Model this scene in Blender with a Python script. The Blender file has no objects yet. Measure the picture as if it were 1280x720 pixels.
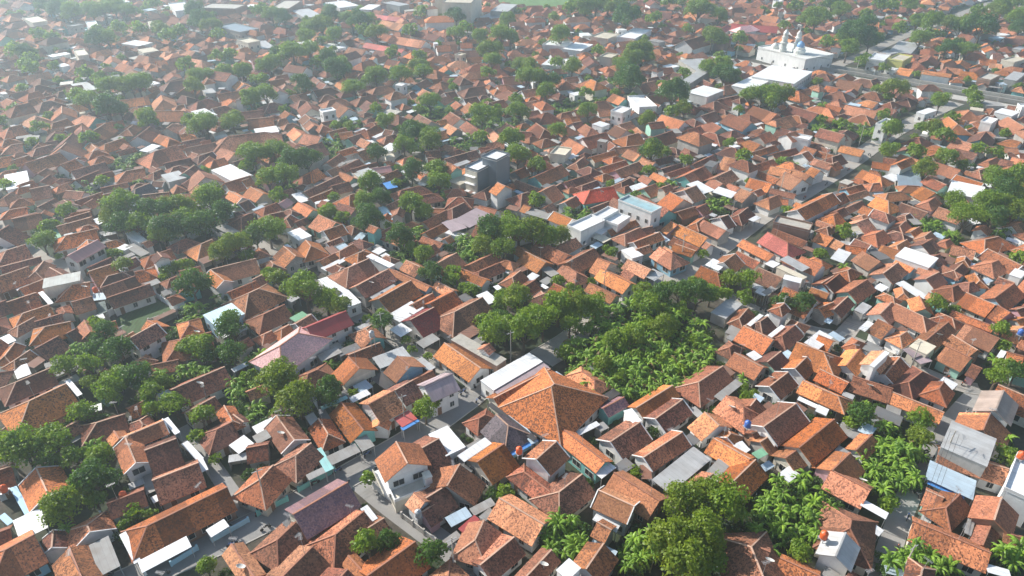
EXPO, HAZE_D, HAZE_G = 0.74, 0.00064, 0.68
DATA = """
T 0 540 4
g -60 210 60 168 40 285 d
g 180 178 240 310 100 290 o w
c 65 440 210 400 240 480 2.8 white
c 55 280 80 280 150 400 2.4 blue
c 0 430 20 405 60 440 2.4 blue
g -60 520 50 480 20 560 r
ha 25 590 170 512 130 715 o
c 165 560 200 575 225 620 3 grey
g 345 575 410 735 250 650 r
c 445 570 545 525 600 665 3.2 grey
ha 735 470 1135 275 940 515 r
c 685 650 925 525 960 570 2.8 white
c 1030 490 1120 435 1145 470 2.6 white
c 600 515 630 508 700 640 3 white
f 860 670 990 590 1.1 lightblue
f 1065 550 1245 450 1.1 lightblue
f 515 430 590 520 1.6 white
f 595 520 730 715 1.6 white
T 100 490 5.333
g 480 590 790 470 700 690 r
c 470 705 510 685 530 720 2.5 white
g 430 390 640 310 600 530 d e4.5
c 675 350 720 330 825 435 3.4 white
c 780 475 820 445 850 505 3.2 white
ha 320 290 560 190 520 310 o w e5.5
c 555 185 590 178 665 265 5 white
g 300 300 372 475 240 420 o w e5.5
c 215 515 290 475 300 515 3 cream
g 225 260 262 310 190 340 o e5.5
ha 110 205 300 145 330 260 d
ha 910 250 1010 200 1000 350 r
g 700 140 900 30 930 110 d
hb 960 90 1015 190 930 190 r
g 1020 150 1090 200 1120 230 d
T 320 540 4
g 700 48 757 157 615 190 o e6.5 k=corner
g 780 108 915 32 930 200 d
g 790 302 845 350 750 370 o e4.5
g 955 270 1018 160 1110 340 r
g 850 330 950 268 960 410 d
g 830 400 890 362 925 445 d e2.8
c 940 432 1035 382 1085 415 3 lightblue
c 1065 385 1170 330 1200 360 2.8 grey
c 1010 485 1090 415 1120 435 2.8 maroon
c 930 545 1000 495 1030 520 2.6 grey
g 1105 150 1240 58 1225 235 r
c 1000 130 1120 50 1185 45 3.6 white
b 860 10 960 -30 1050 75 3.8 white
g 185 412 458 252 400 450 p e4.2
c 520 385 560 370 610 430 3.5 white
ha 397 512 540 395 560 560 r
g 560 480 640 430 690 500 r e2.8
g 555 720 795 548 870 680 r
g 460 618 560 725 430 650 o
ha 105 540 200 450 200 620 r
c 130 455 160 440 225 510 4 greydark
g 120 735 283 572 380 690 r
T 0 540 4
g 1155 560 1270 725 1110 620 o
T 320 540 4
ha 198 118 275 55 250 215 r
ha 18 238 85 165 90 345 r
hb 312 -68 360 10 285 30 r
g 101 -82 192 42 70 30 o w
g -50 80 60 60 60 140 d
c 285 95 330 85 390 180 2.8 teal
c 250 215 335 175 350 200 2.6 grey
c 350 125 490 60 525 95 3 grey
c 490 40 560 25 595 70 3 grey
f 10 420 160 345 1.2 teal
f 215 300 395 200 1.2 teal
f 540 240 700 370 1.2 white
f 730 430 900 560 1.4 grey
T 640 540 4
g 120 138 222 47 232 182 r e5 w
g 262 -10 465 150 300 110 o e4
c 400 205 460 160 525 170 3.2 white
h 60 200 190 300 100 330 d
ha 235 300 350 210 340 380 d
g -65 330 158 462 30 530 o
g 60 735 197 588 235 660 r
g 430 290 612 372 480 420 o e4.5 w
c 400 440 440 390 555 445 3 white
g 425 450 497 490 400 525 r e4
g 510 203 738 345 560 365 o
g 370 685 458 557 500 690 r e4
b 220 690 285 630 345 680 5.5 white
g 655 128 852 0 800 135 r w e3.8
c 695 245 895 85 1000 130 3 lightmetal
g 490 50 640 -50 560 140 d w
c 640 175 690 165 700 225 2.6 brown
g 1005 30 1190 135 940 90 o
g 1090 262 1218 138 1180 330 r
c 970 200 1030 135 1090 165 2.8 grey
c 1200 105 1250 80 1280 110 3.5 green
c 1120 60 1150 45 1190 85 3 white
ha 1195 575 1270 760 1040 700 r
T 320 540 4
ha 1095 540 1140 440 1190 600 o
g 1120 665 1290 525 1200 740 r
T 960 540 4
g 155 78 330 -65 300 110 r e4
g 85 130 150 85 150 200 r e3
c 50 210 105 170 160 210 2.8 white
g 320 192 412 103 455 230 o
g 315 190 512 292 320 310 o
c 455 365 490 345 610 405 3 white
c 500 485 525 455 580 490 2.8 white
g 440 90 520 12 500 130 r
h 415 440 408 480 540 540 r
g 338 622 388 503 440 640 lightmetal e5
b 861 76 916 -51 1145 31 5.6 lightmetal
g 855 78 1205 185 940 195 r
c 780 235 820 150 1050 240 3 lightblue
c 795 262 800 245 985 320 2.5 bluetarp
b 1175 290 1240 120 1400 170 6 white
g 1130 440 1168 325 1240 470 o e4
g 1072 565 1122 445 1150 540 r
ha 888 378 960 310 985 430 r
c 980 500 1000 430 1035 450 2.8 grey
g 790 290 880 330 770 370 o
g 725 445 1115 605 880 620 r
c 575 700 620 680 720 700 2.5 lightblue
c 1090 700 1110 665 1215 690 3 white
g 1180 500 1300 540 1190 560 r
g 60 630 260 720 30 700 r
g -60 570 10 600 -30 700 d
T 0 400 5.333
ha 105 415 335 320 280 472 r
ha 195 540 440 425 380 660 r e4
g 235 190 390 105 330 270 d
ha 300 45 470 10 330 145 r
g 445 90 500 60 520 160 d
ha 120 40 230 -20 200 70 r
g 560 0 600 80 500 70 o
ha 95 270 200 200 230 262 r w
ha 30 240 100 150 80 300 r w
c 0 125 60 95 105 130 3 white
c 90 330 180 290 205 350 2.8 white
g 855 125 1045 22 1130 85 d e5.5 w
g 640 480 720 430 700 520 d
ha 80 680 130 630 140 700 r
g 170 700 400 600 330 725 r
c 440 410 460 400 540 490 3.4 white
T 200 400 5.333
ha 140 128 340 80 170 270 r
g -60 300 120 265 60 350 d
g 75 465 430 312 330 495 d
h 800 172 920 88 1000 240 pink e5
ha 695 95 745 70 740 150 o
ha 810 60 860 30 900 90 o
g 975 50 1240 -60 1180 78 maroon e5.5
b 1090 160 1180 150 1240 185 1.5 concrete
T 400 400 5.333
g 188 245 262 322 118 402 o e4
g 190 232 400 150 400 228 d
c 345 255 545 180 610 240 3.2 lightmetal
g 515 240 602 308 440 365 o e4
c 340 400 420 340 520 400 2.8 dark
g 500 468 620 400 600 560 d e3.5
g 620 400 750 335 800 370 r e3.5
g 690 440 880 358 960 455 mauve e5.5
g 322 562 492 470 500 640 r e4.2
c 490 660 590 605 650 655 3 redmetal
c 545 715 650 655 655 675 2.8 bluetarp
g 390 700 410 645 470 700 o
g 140 548 290 735 50 620 r
c 0 580 170 505 190 520 2.8 teal
c 190 520 305 465 340 490 3 white
g 600 0 760 -85 740 95 maroontile
c 470 70 540 20 610 60 3.2 white
c 640 150 750 90 800 125 3 grey
g 828 152 1070 320 860 320 o
b 870 130 940 90 1245 260 4.2 concrete
g 1085 190 1130 155 1170 200 o e6
T 600 440 5.333
b 0 190 325 5 420 62 3.8 whitemetal
c 100 262 425 72 462 105 3.5 mauve
g 90 308 468 113 340 292 r
h 474 230 494 212 620 545 r e4.2
c 650 525 780 460 790 490 3 white
h 680 130 762 183 665 240 o
c 780 310 890 245 940 275 3 dark
g 820 375 960 300 975 372 p
g 1040 372 1285 222 1220 370 o
b 965 400 1010 372 1070 450 4 white
hb 105 415 187 490 30 560 k e3.6
c 50 365 75 345 380 560 4 dark
c 150 380 190 362 385 585 3.6 lightblue
c 205 670 375 575 385 590 2.8 bluetarp
T 800 440 5.333
g 100 447 285 315 280 465 d w
ha 390 200 552 93 520 290 r
c 500 290 640 180 680 215 3 grey
g 628 3 822 102 640 125 o
c 710 15 760 -10 815 30 3 white
g 850 65 940 -5 990 80 d
g 1030 112 1112 32 1140 150 r w
g 860 232 988 133 985 280 r w
g 1200 115 1390 205 1160 190 r
hb 1085 190 1320 295 1160 325 o
c 1045 320 1065 300 1190 350 2.6 white
c 1170 390 1190 350 1260 385 2.8 white
hb 575 290 690 370 565 455 o
g 735 360 775 310 850 400 r
g 820 500 1040 343 1030 545 r w e4.5
g 745 545 830 500 850 590 r
g 800 600 860 560 930 650 o e3
g 430 400 528 490 345 530 o
c 625 630 665 595 735 645 3 white
T 1040 440 5.333
g 95 90 185 -20 200 120 o
g 140 162 408 245 230 300 r
g 262 80 345 -10 178 80 o e5
b 262 92 365 -5 372 0 7 white
g 350 155 452 32 470 170 r w
h 510 200 600 130 620 262 d
ha 712 245 745 195 800 312 r
g 405 268 748 405 520 402 o
c 270 420 310 365 480 430 3 greydark
g 1088 392 1145 255 1220 425 beigemetal e5
g 1005 520 1055 405 830 440 o
g 760 -40 930 42 760 85 o k=green
g 1170 0 1280 30 1140 60 r
c 1090 40 1130 -20 1165 0 3 white
g 930 80 1000 110 900 160 d e2.6
c 490 0 540 -40 650 40 3 mauve
T 0 270 5.333
g 45 575 240 510 200 640 r
ha 150 650 330 590 400 652 r
g -80 430 190 335 100 480 r
ha 235 370 290 300 360 350 r
ha 40 230 170 190 250 270 r
g 0 340 270 270 200 335 d
b 275 422 490 378 550 425 5.5 creamgrey
ha 480 458 600 440 540 550 r
g 475 575 615 535 570 640 r e4.5
g 80 20 270 -20 190 90 r
g 375 70 600 10 500 100 r
ha 440 130 640 85 560 195 r
g 450 265 650 158 690 215 pinkmetal e6
g 580 345 740 275 765 310 d
g 590 370 760 315 660 470 r
h 720 400 820 375 770 450 d
g 670 480 900 400 860 500 r
g 715 545 1000 450 900 570 d
b 640 580 700 565 715 640 3 darkgreen
ha 1000 265 1140 220 1090 308 r
b 840 120 890 95 975 155 3.5 whitemetal
g 950 180 1000 160 1010 200 o
b 780 215 830 185 880 200 3 whitemetal
c 830 210 900 190 1000 240 2.8 grey
ha 1130 420 1180 400 1150 470 o
g 430 20 600 -30 520 40 r
c 620 30 660 10 695 35 3 white
g -60 600 40 560 90 640 d
g 230 705 410 650 430 700 d
c 345 110 375 85 400 130 2.8 green
g -40 120 60 60 150 180 d
c 255 515 290 508 355 575 4 white
c 765 330 790 325 840 370 3 white
f 1040 540 1205 650 1.6 white
f 730 670 1040 515 1.8 white
f 1000 720 1205 650 1.5 grey
T 200 270 5.333
ha 275 185 350 155 330 270 o
g 335 358 428 432 320 440 o w e4
g 345 355 640 283 600 400 o
g 450 510 640 432 600 512 r
h 590 515 655 485 715 620 r w
b 295 655 480 577 555 655 4 lightbluemetal
ha 690 655 830 590 850 702 r
c 865 680 950 635 985 660 3 green
g 900 720 1010 655 1080 700 d w
g 822 200 905 268 780 300 r
c 830 195 850 190 900 225 3.4 white
hb 970 160 1005 200 900 240 o
g 1060 300 1165 248 1140 325 r
c 1075 345 1220 270 1250 290 2.8 white
g 1055 -10 1172 45 1000 80 r
b 845 110 930 78 1010 130 4 whitemetal
ha 540 10 600 -20 620 72 d
c 380 85 430 50 520 90 3 grey
f 80 215 330 105 2 white
f 330 105 400 160 2 white
T 400 270 5.333
g 20 100 150 55 230 105 r w
g 40 180 140 140 220 140 d w
b -15 425 85 390 275 575 3.2 white
c 55 500 95 478 145 505 3.6 dark
c 120 390 235 312 250 325 3.6 white
b 305 268 345 250 500 325 4 white
ha 190 345 325 283 320 410 o e4.2
ha 130 235 220 185 240 240 o
g 235 470 455 353 400 495 r e3.8
g 460 350 730 470 520 420 o e3.8
g 388 552 605 430 590 576 r e3.8
b 480 640 620 560 660 630 3.2 white
c 330 540 490 455 515 470 3 lightmetal
g 775 435 892 495 785 508 o
g 615 590 750 515 730 610 r
g 733 582 892 500 900 615 r
ha 895 640 1085 540 960 770 r
c 1050 540 1110 500 1180 550 3.6 white
g 998 325 1180 238 1150 342 r
ha 1060 370 1200 310 1230 370 d
g 945 352 1112 425 1000 440 r
g 1120 40 1220 10 1230 62 r
g 700 110 840 40 860 90 r
b 825 110 880 95 980 125 3 white
g 830 150 870 130 880 175 o
g 680 135 820 185 660 165 r
g 390 110 480 70 500 112 r
c 470 80 520 60 540 85 2.8 white
c 220 160 260 120 320 110 3 lightblue
T 600 310 5.333
g 300 22 440 95 300 125 o
ha 215 195 270 150 320 212 r
g 290 260 370 210 400 280 d
hb 560 105 645 165 550 202 r
g 575 98 760 0 790 90 r e4
g 785 65 872 100 720 160 o
g 810 135 1008 235 860 260 o
g 985 75 1140 145 970 150 o
g 960 140 1030 180 930 180 r
c 1085 185 1150 140 1230 170 3 lightmetal
g 730 233 910 318 770 325 r
g 490 235 660 320 450 300 r
c 90 260 120 245 150 270 3 white
c 400 220 450 190 490 215 3 grey
c 395 250 420 240 460 260 3 white
b 950 20 1010 -10 1080 40 3.5 white
g 1040 10 1130 -20 1150 25 r
T 800 310 5.333
hb 130 -10 215 40 110 90 o
g 230 -30 370 20 250 30 r
hb 405 120 515 165 420 215 r
g 555 98 635 38 650 150 r w
c 440 110 490 70 570 110 3.5 white
g 650 20 800 95 690 105 d
g 790 130 950 200 800 240 d
g 1075 55 1220 115 1080 150 o e5
c 930 80 985 55 1135 125 5.6 lightmetal
b 915 130 940 110 1110 190 5 cream
b 950 205 975 178 1085 205 6 white
g 960 258 1180 350 870 375 r
g 1140 262 1262 305 1110 290 o
g 1210 235 1290 185 1270 290 d
b 470 430 585 335 690 370 2.8 lightmetal
ha 660 470 720 400 740 480 d
c 720 510 805 440 815 448 4 white
ha 800 490 850 455 900 545 d
c 860 585 950 515 960 522 4 white
ha 945 585 1030 515 1060 615 r
g 690 518 888 612 720 665 o
hb 1045 628 1225 695 1070 790 o
g 1190 580 1290 620 1130 640 o
c 1090 635 1190 555 1290 590 3.4 white
g 1190 400 1290 360 1200 480 r
c 1225 490 1250 465 1290 480 3 lightblue
c 770 290 800 260 860 290 3 white
c 820 290 920 225 945 250 3 grey
T 1040 310 5.333
g 200 22 322 92 190 122 o
g 340 170 440 95 470 198 r
g 425 80 548 135 400 112 o
g -40 240 50 170 120 230 d
g 105 292 235 208 240 325 r k=green
c 275 265 320 235 380 260 3 white
hb 465 258 478 300 430 350 o
c 420 240 480 225 655 320 2.8 white
g 320 440 400 360 430 470 o
hb 425 370 605 455 490 518 o
g 305 475 405 525 290 590 r
c 175 540 230 490 280 500 3.4 white
ha 452 585 500 555 530 630 o
g 625 615 775 492 770 612 r
g 888 505 1117 605 930 642 o
g 800 578 970 680 740 640 r
g 800 415 1085 525 790 458 r
g 895 297 1090 380 920 418 o
g 1100 380 1190 430 1100 500 r
g 1080 335 1215 235 1230 372 r
ha 1062 100 1110 80 1140 178 r
hb 950 165 985 215 925 245 r
g 740 115 870 185 705 150 r
ha 815 150 870 100 900 165 d
g 625 205 715 160 750 245 o
g 590 110 710 155 560 165 o
ha 800 262 840 245 850 345 r
b 440 60 480 -10 690 60 4.5 white
g 660 60 720 40 750 112 d
g 800 -20 960 18 770 40 r k=yellow
b 1180 175 1220 135 1300 160 4 white
ha 1235 545 1290 520 1280 640 o
g 1230 480 1300 460 1290 530 o
g 1230 410 1300 390 1290 450 r
g 90 -20 230 0 140 40 r
g 330 -20 450 20 370 60 o
c 250 30 290 0 370 50 3 greydark
c 0 60 50 0 120 40 3 white
g 10 410 105 322 120 412 d
b 520 650 580 600 690 660 4 cream
c 470 680 520 660 600 710 3.4 mauve
b 0 600 60 560 110 570 .5 concrete
T 0 150 5.333
ha 75 165 150 155 110 222 r
ha 240 190 340 165 330 218 r
g 160 290 400 215 400 300 r
g 400 190 440 150 570 232 r
g 600 150 640 188 575 195 o w
g 620 165 700 130 700 160 r
ha 700 160 820 120 800 190 r
g 780 210 900 180 920 208 d
g 400 300 500 260 520 322 r
g 470 340 700 280 740 342 d
g 500 400 660 335 620 420 d
g 640 370 750 340 770 372 r
ha 840 340 960 320 930 402 r
g 670 455 850 415 860 447 r
g 680 500 820 470 830 502 r
g 500 540 680 480 700 520 r
ha 900 460 1000 420 1060 472 k
g 950 500 1130 480 1150 522 r
hb 1060 95 1130 125 1040 152 o
ha 1030 210 1180 165 1150 280 r
ha 1110 210 1170 195 1190 240 r
g 1090 290 1270 250 1270 302 d
b 1075 370 1190 335 1240 380 4.5 lightmetal
g 1210 430 1290 380 1290 440 o
ha 30 340 110 330 90 392 r
b 60 400 150 330 165 400 4 white
ha 10 250 80 240 60 312 r
ha 130 430 220 400 210 470 r
g 195 462 330 435 310 522 r e4
g 270 410 330 365 350 430 r
ha 390 440 450 420 430 478 o
ha 60 600 180 580 160 642 r
g 75 660 250 615 260 692 r
ha 480 620 600 600 600 652 r
g 560 560 620 525 650 572 o
g 380 715 610 645 600 702 r
g 250 580 310 550 320 600 r
g 280 620 300 600 340 650 o
ha 60 50 140 30 150 102 r
ha 350 20 450 -10 430 52 r
g 430 60 550 20 550 72 r
ha 350 60 420 50 400 88 r
g 640 30 820 0 820 42 r
ha 850 60 890 30 920 82 r
c 940 200 1020 160 1060 175 3 white
ha 20 520 80 480 120 530 r
T 200 150 5.333
g 160 190 370 150 380 202 o
g 150 145 300 115 310 152 d
ha 260 240 350 210 380 252 d w
g 270 290 330 240 350 270 o
ha 355 270 430 250 430 302 o
b 380 350 450 290 570 350 4.5 whitemetal
g 160 350 230 300 350 360 r
g 255 335 300 380 165 445 o
g 430 420 600 370 630 450 r
g 545 405 590 390 600 440 o e4.5
g 600 445 690 490 600 532 o
g 460 472 548 520 455 532 o w
g 520 560 590 530 600 600 d w
ha 700 580 780 550 780 612 r
g 790 560 850 520 880 562 pinkmetal
g 920 545 1020 600 910 612 o
ha 840 660 870 630 900 692 d w
ha 530 640 620 620 600 702 d
h 450 110 700 80 600 190 r
g 892 50 945 95 870 122 o
g 990 0 1030 35 970 60 o
g 960 90 1075 112 990 170 o
g 870 200 990 170 1000 222 r
c 1000 180 1030 170 1070 200 3 white
ha 950 380 1020 350 1000 422 r
ha 1010 340 1050 320 1100 382 o
g 960 480 1190 370 1210 412 r
g 1000 520 1150 460 1170 502 r
g 1200 345 1290 385 1180 382 o
g 1140 440 1260 410 1280 472 d
g 1110 285 1200 225 1230 268 r
g 1190 210 1290 180 1290 220 r
g 1120 80 1240 50 1250 102 r
g 1190 90 1280 75 1270 120 o
c 890 510 930 480 980 520 3 white
b 620 60 760 40 800 75 3.5 white
T 400 150 5.333
ha 310 70 380 30 380 102 r
g 230 85 300 60 310 100 o
g 270 120 335 150 250 170 r
g 330 165 370 150 340 192 r
b 350 110 420 80 440 90 3 white
b 410 190 470 150 530 170 4 white
ha 440 110 500 95 500 145 r
g 130 320 260 260 280 300 r
g 200 330 380 280 390 302 d
b 245 370 330 320 410 370 4 creamgrey
g 340 325 470 305 495 342 pinkmetal
g 400 375 520 330 530 376 r
c 425 430 480 405 510 435 2.8 bluetarp
h 540 470 660 440 600 522 r
h 640 510 750 490 700 562 r
h 560 255 610 240 620 290 o
b 500 290 520 270 690 300 3 cream
g 440 570 530 530 540 572 d
b 395 590 430 570 490 650 3 lightbluemetal
g 430 650 450 620 490 670 r
g 700 210 800 200 800 258 d
g 830 160 905 185 850 212 o
g 760 180 800 170 790 210 o
g 830 260 1040 200 1080 242 d
c 880 300 980 265 1000 280 3 lightmetal
ha 1150 150 1230 150 1200 192 r
g 1060 190 1130 180 1120 215 r
g 1120 48 1205 112 1120 118 o
g 1240 18 1295 55 1210 92 o
g 975 8 1055 70 940 60 d
g 850 25 915 60 850 92 o
b 710 80 790 55 850 60 3.5 bluegrey
g 840 330 930 310 980 340 r
ha 880 590 960 550 990 622 d
g 690 680 860 590 870 652 r
g 740 590 830 590 780 620 o
g 1060 570 1180 600 1090 642 o
c 925 655 1055 585 1115 645 4 mauve
c 830 700 900 655 960 700 4 mauve
T 600 185 5.333
g 115 228 168 255 75 300 o e6
g 240 212 405 275 220 262 d
g 365 190 545 110 520 212 r
g 415 285 495 245 545 336 o
g 560 365 640 320 680 372 r w
g 560 230 740 170 770 212 d
ha 680 250 780 215 800 252 d
ha 735 280 890 255 840 352 red e4
g 640 300 700 285 700 340 r
g 740 400 860 355 880 382 d
ha 640 100 690 60 700 122 r
g 800 130 970 80 985 132 r
g 900 150 1060 90 1100 142 r
ha 940 230 1000 200 1040 242 d
g 1080 180 1150 210 1060 222 o
c 960 270 1080 230 1110 255 3 white
g 1090 270 1170 238 1120 342 o
g 490 422 618 475 505 502 o w
g 290 378 340 395 260 422 o
c 300 440 340 400 480 430 3 grey
b 580 522 740 450 835 490 5.5 white
b 760 450 860 395 910 430 5.5 white
b 820 490 900 440 1005 465 5 white
b 760 560 830 520 880 535 3.5 white
b 914 350 1010 328 1218 407 7.5 bluetop
c 755 600 800 570 870 600 3 cream
g 380 617 590 715 340 690 r
g 520 665 640 600 690 650 r
g 850 550 1040 478 1065 512 r
ha 965 575 1070 528 1060 612 o
g 1060 540 1150 520 1170 562 d
g 1020 630 1200 560 1250 602 r w
g 250 -10 340 25 260 22 o
g 340 10 400 50 330 42 o
b 480 30 520 -10 600 20 5 cream
g 500 50 540 40 560 82 r
c 560 60 620 35 660 50 3 white
g 740 60 900 15 920 52 r
g 900 0 1080 -20 1100 22 r
ha 340 70 450 50 460 82 d
g 1080 60 1170 95 1060 102 o
T 800 185 5.333
g 200 293 292 345 150 392 o
g 205 488 248 515 160 566 o
g 160 655 220 690 90 702 o
g 100 80 210 50 220 92 d
g 140 140 270 100 280 132 d
g 350 110 490 45 510 82 r
b 430 110 470 80 520 100 4 greydark
g 560 55 640 75 530 142 o
g 295 185 430 120 500 182 r
g 180 170 330 120 340 152 r
g 490 200 610 145 670 202 r
g 480 200 550 240 420 232 o
c 320 250 380 220 490 270 4 white
g 290 285 375 250 420 342 r w
g 590 235 665 265 570 272 o
c 490 300 520 260 640 290 3.5 white
g 672 268 746 300 650 352 r
ha 858 340 930 310 920 392 o
g 730 200 880 238 730 268 o
g 795 153 930 205 790 198 r
g 750 120 890 75 910 122 r
g 870 120 1010 150 860 172 o
g 970 160 1085 210 975 272 o
g 1020 138 1135 185 1000 202 o
g 1140 125 1205 150 1110 190 r
g 870 270 1040 310 860 302 r
g 850 330 990 345 870 370 r
g 740 30 900 -20 900 22 r
g 880 40 1040 0 1040 42 r
g 1075 40 1120 20 1150 82 r w
g 1160 70 1290 110 1140 112 r
g 1190 20 1290 50 1180 55 r
g 1042 415 1285 298 1200 432 r e5 w
b 880 500 930 460 1158 512 5.5 concrete
g 890 538 1115 625 870 580 d
hb 850 560 985 630 880 685 red
g 685 608 893 712 645 652 o
g 1190 560 1290 600 1150 622 o
g 1180 480 1290 520 1160 512 r
g 1040 360 1090 380 1030 392 o
g 250 425 370 388 395 442 r
g 380 400 440 370 470 432 d
ha 375 500 430 460 440 522 r
g 420 480 572 552 445 572 o
g 260 510 452 597 310 620 o
g 220 595 392 670 190 645 d
g 440 625 475 645 420 667 o
ha 655 445 720 395 740 472 d
g 530 465 590 445 640 522 d w
c 725 475 775 450 805 465 3 white
T 1040 185 5.333
g 60 -20 215 15 30 22 o
ha 0 60 60 40 100 102 d
g -10 110 40 90 60 140 r
hb 200 145 325 190 240 232 o
hb 270 90 400 110 260 132 o
g 430 105 530 62 545 108 r e6
c 340 190 400 170 470 200 3 white
b 470 190 540 130 560 220 3 bluegrey
g 640 78 860 148 720 182 o
g 600 0 730 30 590 32 r
g 820 0 970 40 800 42 d
ha 1040 90 1100 60 1120 102 o
ha 980 150 1060 120 1100 172 r
g 1200 60 1290 80 1190 102 o
g 1230 120 1290 140 1220 152 o
g 1050 -10 1240 0 1240 40 o
g 890 150 1010 180 890 180 r
b 770 290 800 212 1022 262 4.5 whitemetal
h 500 250 580 255 520 302 o
g 600 255 690 300 560 332 r
hb 300 320 375 352 280 402 o
h 370 300 460 290 450 352 o
ha 640 360 690 325 720 382 o
g 460 365 640 430 440 422 d
g 205 385 420 465 180 432 r
ha 30 420 80 395 100 452 d
g 90 270 200 240 230 292 r
g 100 320 230 280 240 322 r
g 90 400 200 350 220 390 r
b 50 225 90 205 145 225 3.5 concrete
g 160 500 240 468 250 572 o
ha 288 572 345 545 350 642 o
ha 450 520 490 485 520 542 o
g 520 560 580 525 620 552 o
ha 615 590 660 555 690 612 o
ha 752 625 785 605 800 652 o
ha 430 650 500 610 510 672 o
g 150 605 262 648 110 662 r w
g -10 595 85 640 -30 652 o
h 1020 610 1110 590 1080 702 o
g 1200 520 1290 480 1290 562 r
c 1150 610 1190 600 1260 620 3 white
c 890 630 1010 575 1040 590 3 grey
c 510 480 560 470 600 500 3 grey
T 400 150 5.333
b 985 310 1190 210 1250 245 10 charcoal k=blackcube
b 1095 240 1170 202 1245 238 12.6 charcoal
b 868 400 985 350 1040 385 4 cream
T 860 20 5.333
b 500 218 640 175 935 250 6.5 mosquewhite k=mosque
b 5 500 110 460 225 500 6 whitemetal
b 290 462 430 398 560 425 6 whitemetal
b 425 400 560 325 830 372 7 whitemetal
b 540 430 650 385 740 400 6 whitemetal
ha 240 470 300 455 290 520 r e4
ha 390 330 440 340 380 370 d
f 0 570 370 610 4 grey
f 370 610 800 440 3 grey
h 350 70 420 60 380 110 pink e6
g 290 50 600 70 500 110 red e5
g 60 180 260 60 280 90 maroontile e5
T 320 0 4
b 945 5 1000 -40 1115 -25 15 cream
b 910 -10 940 -25 965 -15 15 cream
h 880 80 950 78 910 112 o e8
h 865 32 890 30 880 45 o e12
g 630 100 740 122 640 140 o e5
g 540 65 740 90 560 90 red e4
g 680 178 850 205 680 218 o e5
g 550 212 740 248 550 240 red e4
g 900 228 1000 222 960 258 r e5 w
g 1020 215 1080 213 1060 240 r e5 w
g 790 150 920 180 800 185 d e5
b 0 215 40 200 80 230 4 lightmetal
b 70 50 130 15 230 0 7 concrete
b 1190 45 1235 15 1290 30 7 lightmetal
b 1130 80 1180 60 1240 75 4 lightmetal
b 200 215 260 200 320 215 3 whitemetal
b 330 230 370 215 400 225 3 whitemetal
b 200 60 250 40 310 70 5 lightmetal
b 370 20 430 0 490 20 6 whitemetal
b 530 40 570 20 610 30 6 whitemetal
b 640 15 680 5 760 20 6 lightmetal
T 640 0 4
h 290 85 360 82 320 110 r e7
h 90 90 140 88 110 112 r e6
b 145 225 200 205 310 215 5 white
b 260 240 320 210 400 225 5 whitemetal
b 520 190 600 150 700 150 5 white
b 410 180 460 160 520 180 5 cream
g 860 205 980 170 950 235 d w e5
b 820 420 960 335 1010 342 6 lightmetal
b 880 320 930 285 1010 330 5 lightmetal
b 600 500 650 475 700 520 5 white
b 490 560 530 540 600 545 7 white
b 400 620 440 605 490 620 4 white
b 150 320 190 290 260 300 4 white
b 750 330 790 320 840 330 4 whitemetal
g 745 340 800 335 770 370 d w e4
b 450 280 480 265 520 280 6 cream
T 960 0 4
b 620 290 660 270 705 290 6 yellow
b 510 290 540 265 600 285 6 white
b 560 260 600 250 650 262 4 lightmetal
b 740 560 800 540 850 550 4 whitemetal
b 540 620 590 595 640 610 7 white
b 1060 610 1090 590 1150 600 6 white
b 1130 560 1170 540 1260 560 5 whitemetal
b 1190 400 1230 370 1280 360 5 lightmetal
b 1050 390 1100 365 1160 380 5 concrete
b 1170 300 1230 285 1290 300 5 cream
b 80 680 130 670 230 690 6 white
g 90 670 140 655 230 680 o e6
b 640 240 680 200 730 230 4 lightmetal
g 770 350 920 370 770 370 o e5 w
b 1230 240 1260 230 1290 240 4 lightmetal
b 1110 185 1150 180 1180 190 4 lightbluemetal
T 0 0 4
b 1110 140 1160 115 1262 140 7 bluegrey
b 1195 205 1240 190 1290 205 7 cream
b 870 30 900 10 930 40 6 white
b 980 40 1100 20 1250 25 7 concrete
b 120 95 180 82 230 105 5 cream
b 360 425 430 405 480 440 4 lightmetal
b 600 215 700 205 770 215 4 whitemetal
b 690 250 760 235 790 250 4 cream
b 960 560 1020 540 1080 570 4 whitemetal
b 285 325 320 315 345 325 5 whitemetal
b 565 390 590 380 608 395 5 white
b 380 260 410 245 430 270 6 cream
b 0 465 20 458 35 465 4 white
b 735 415 770 405 800 415 4 white
b 450 120 460 105 475 130 6 white
b 740 110 755 105 765 130 6 cream
b 1220 30 1260 20 1290 25 5 whitemetal
b 1010 450 1060 440 1080 460 4 lightmetal
b 560 5 600 -5 640 5 4 white
b 280 65 300 58 320 65 4 white
"""
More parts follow.
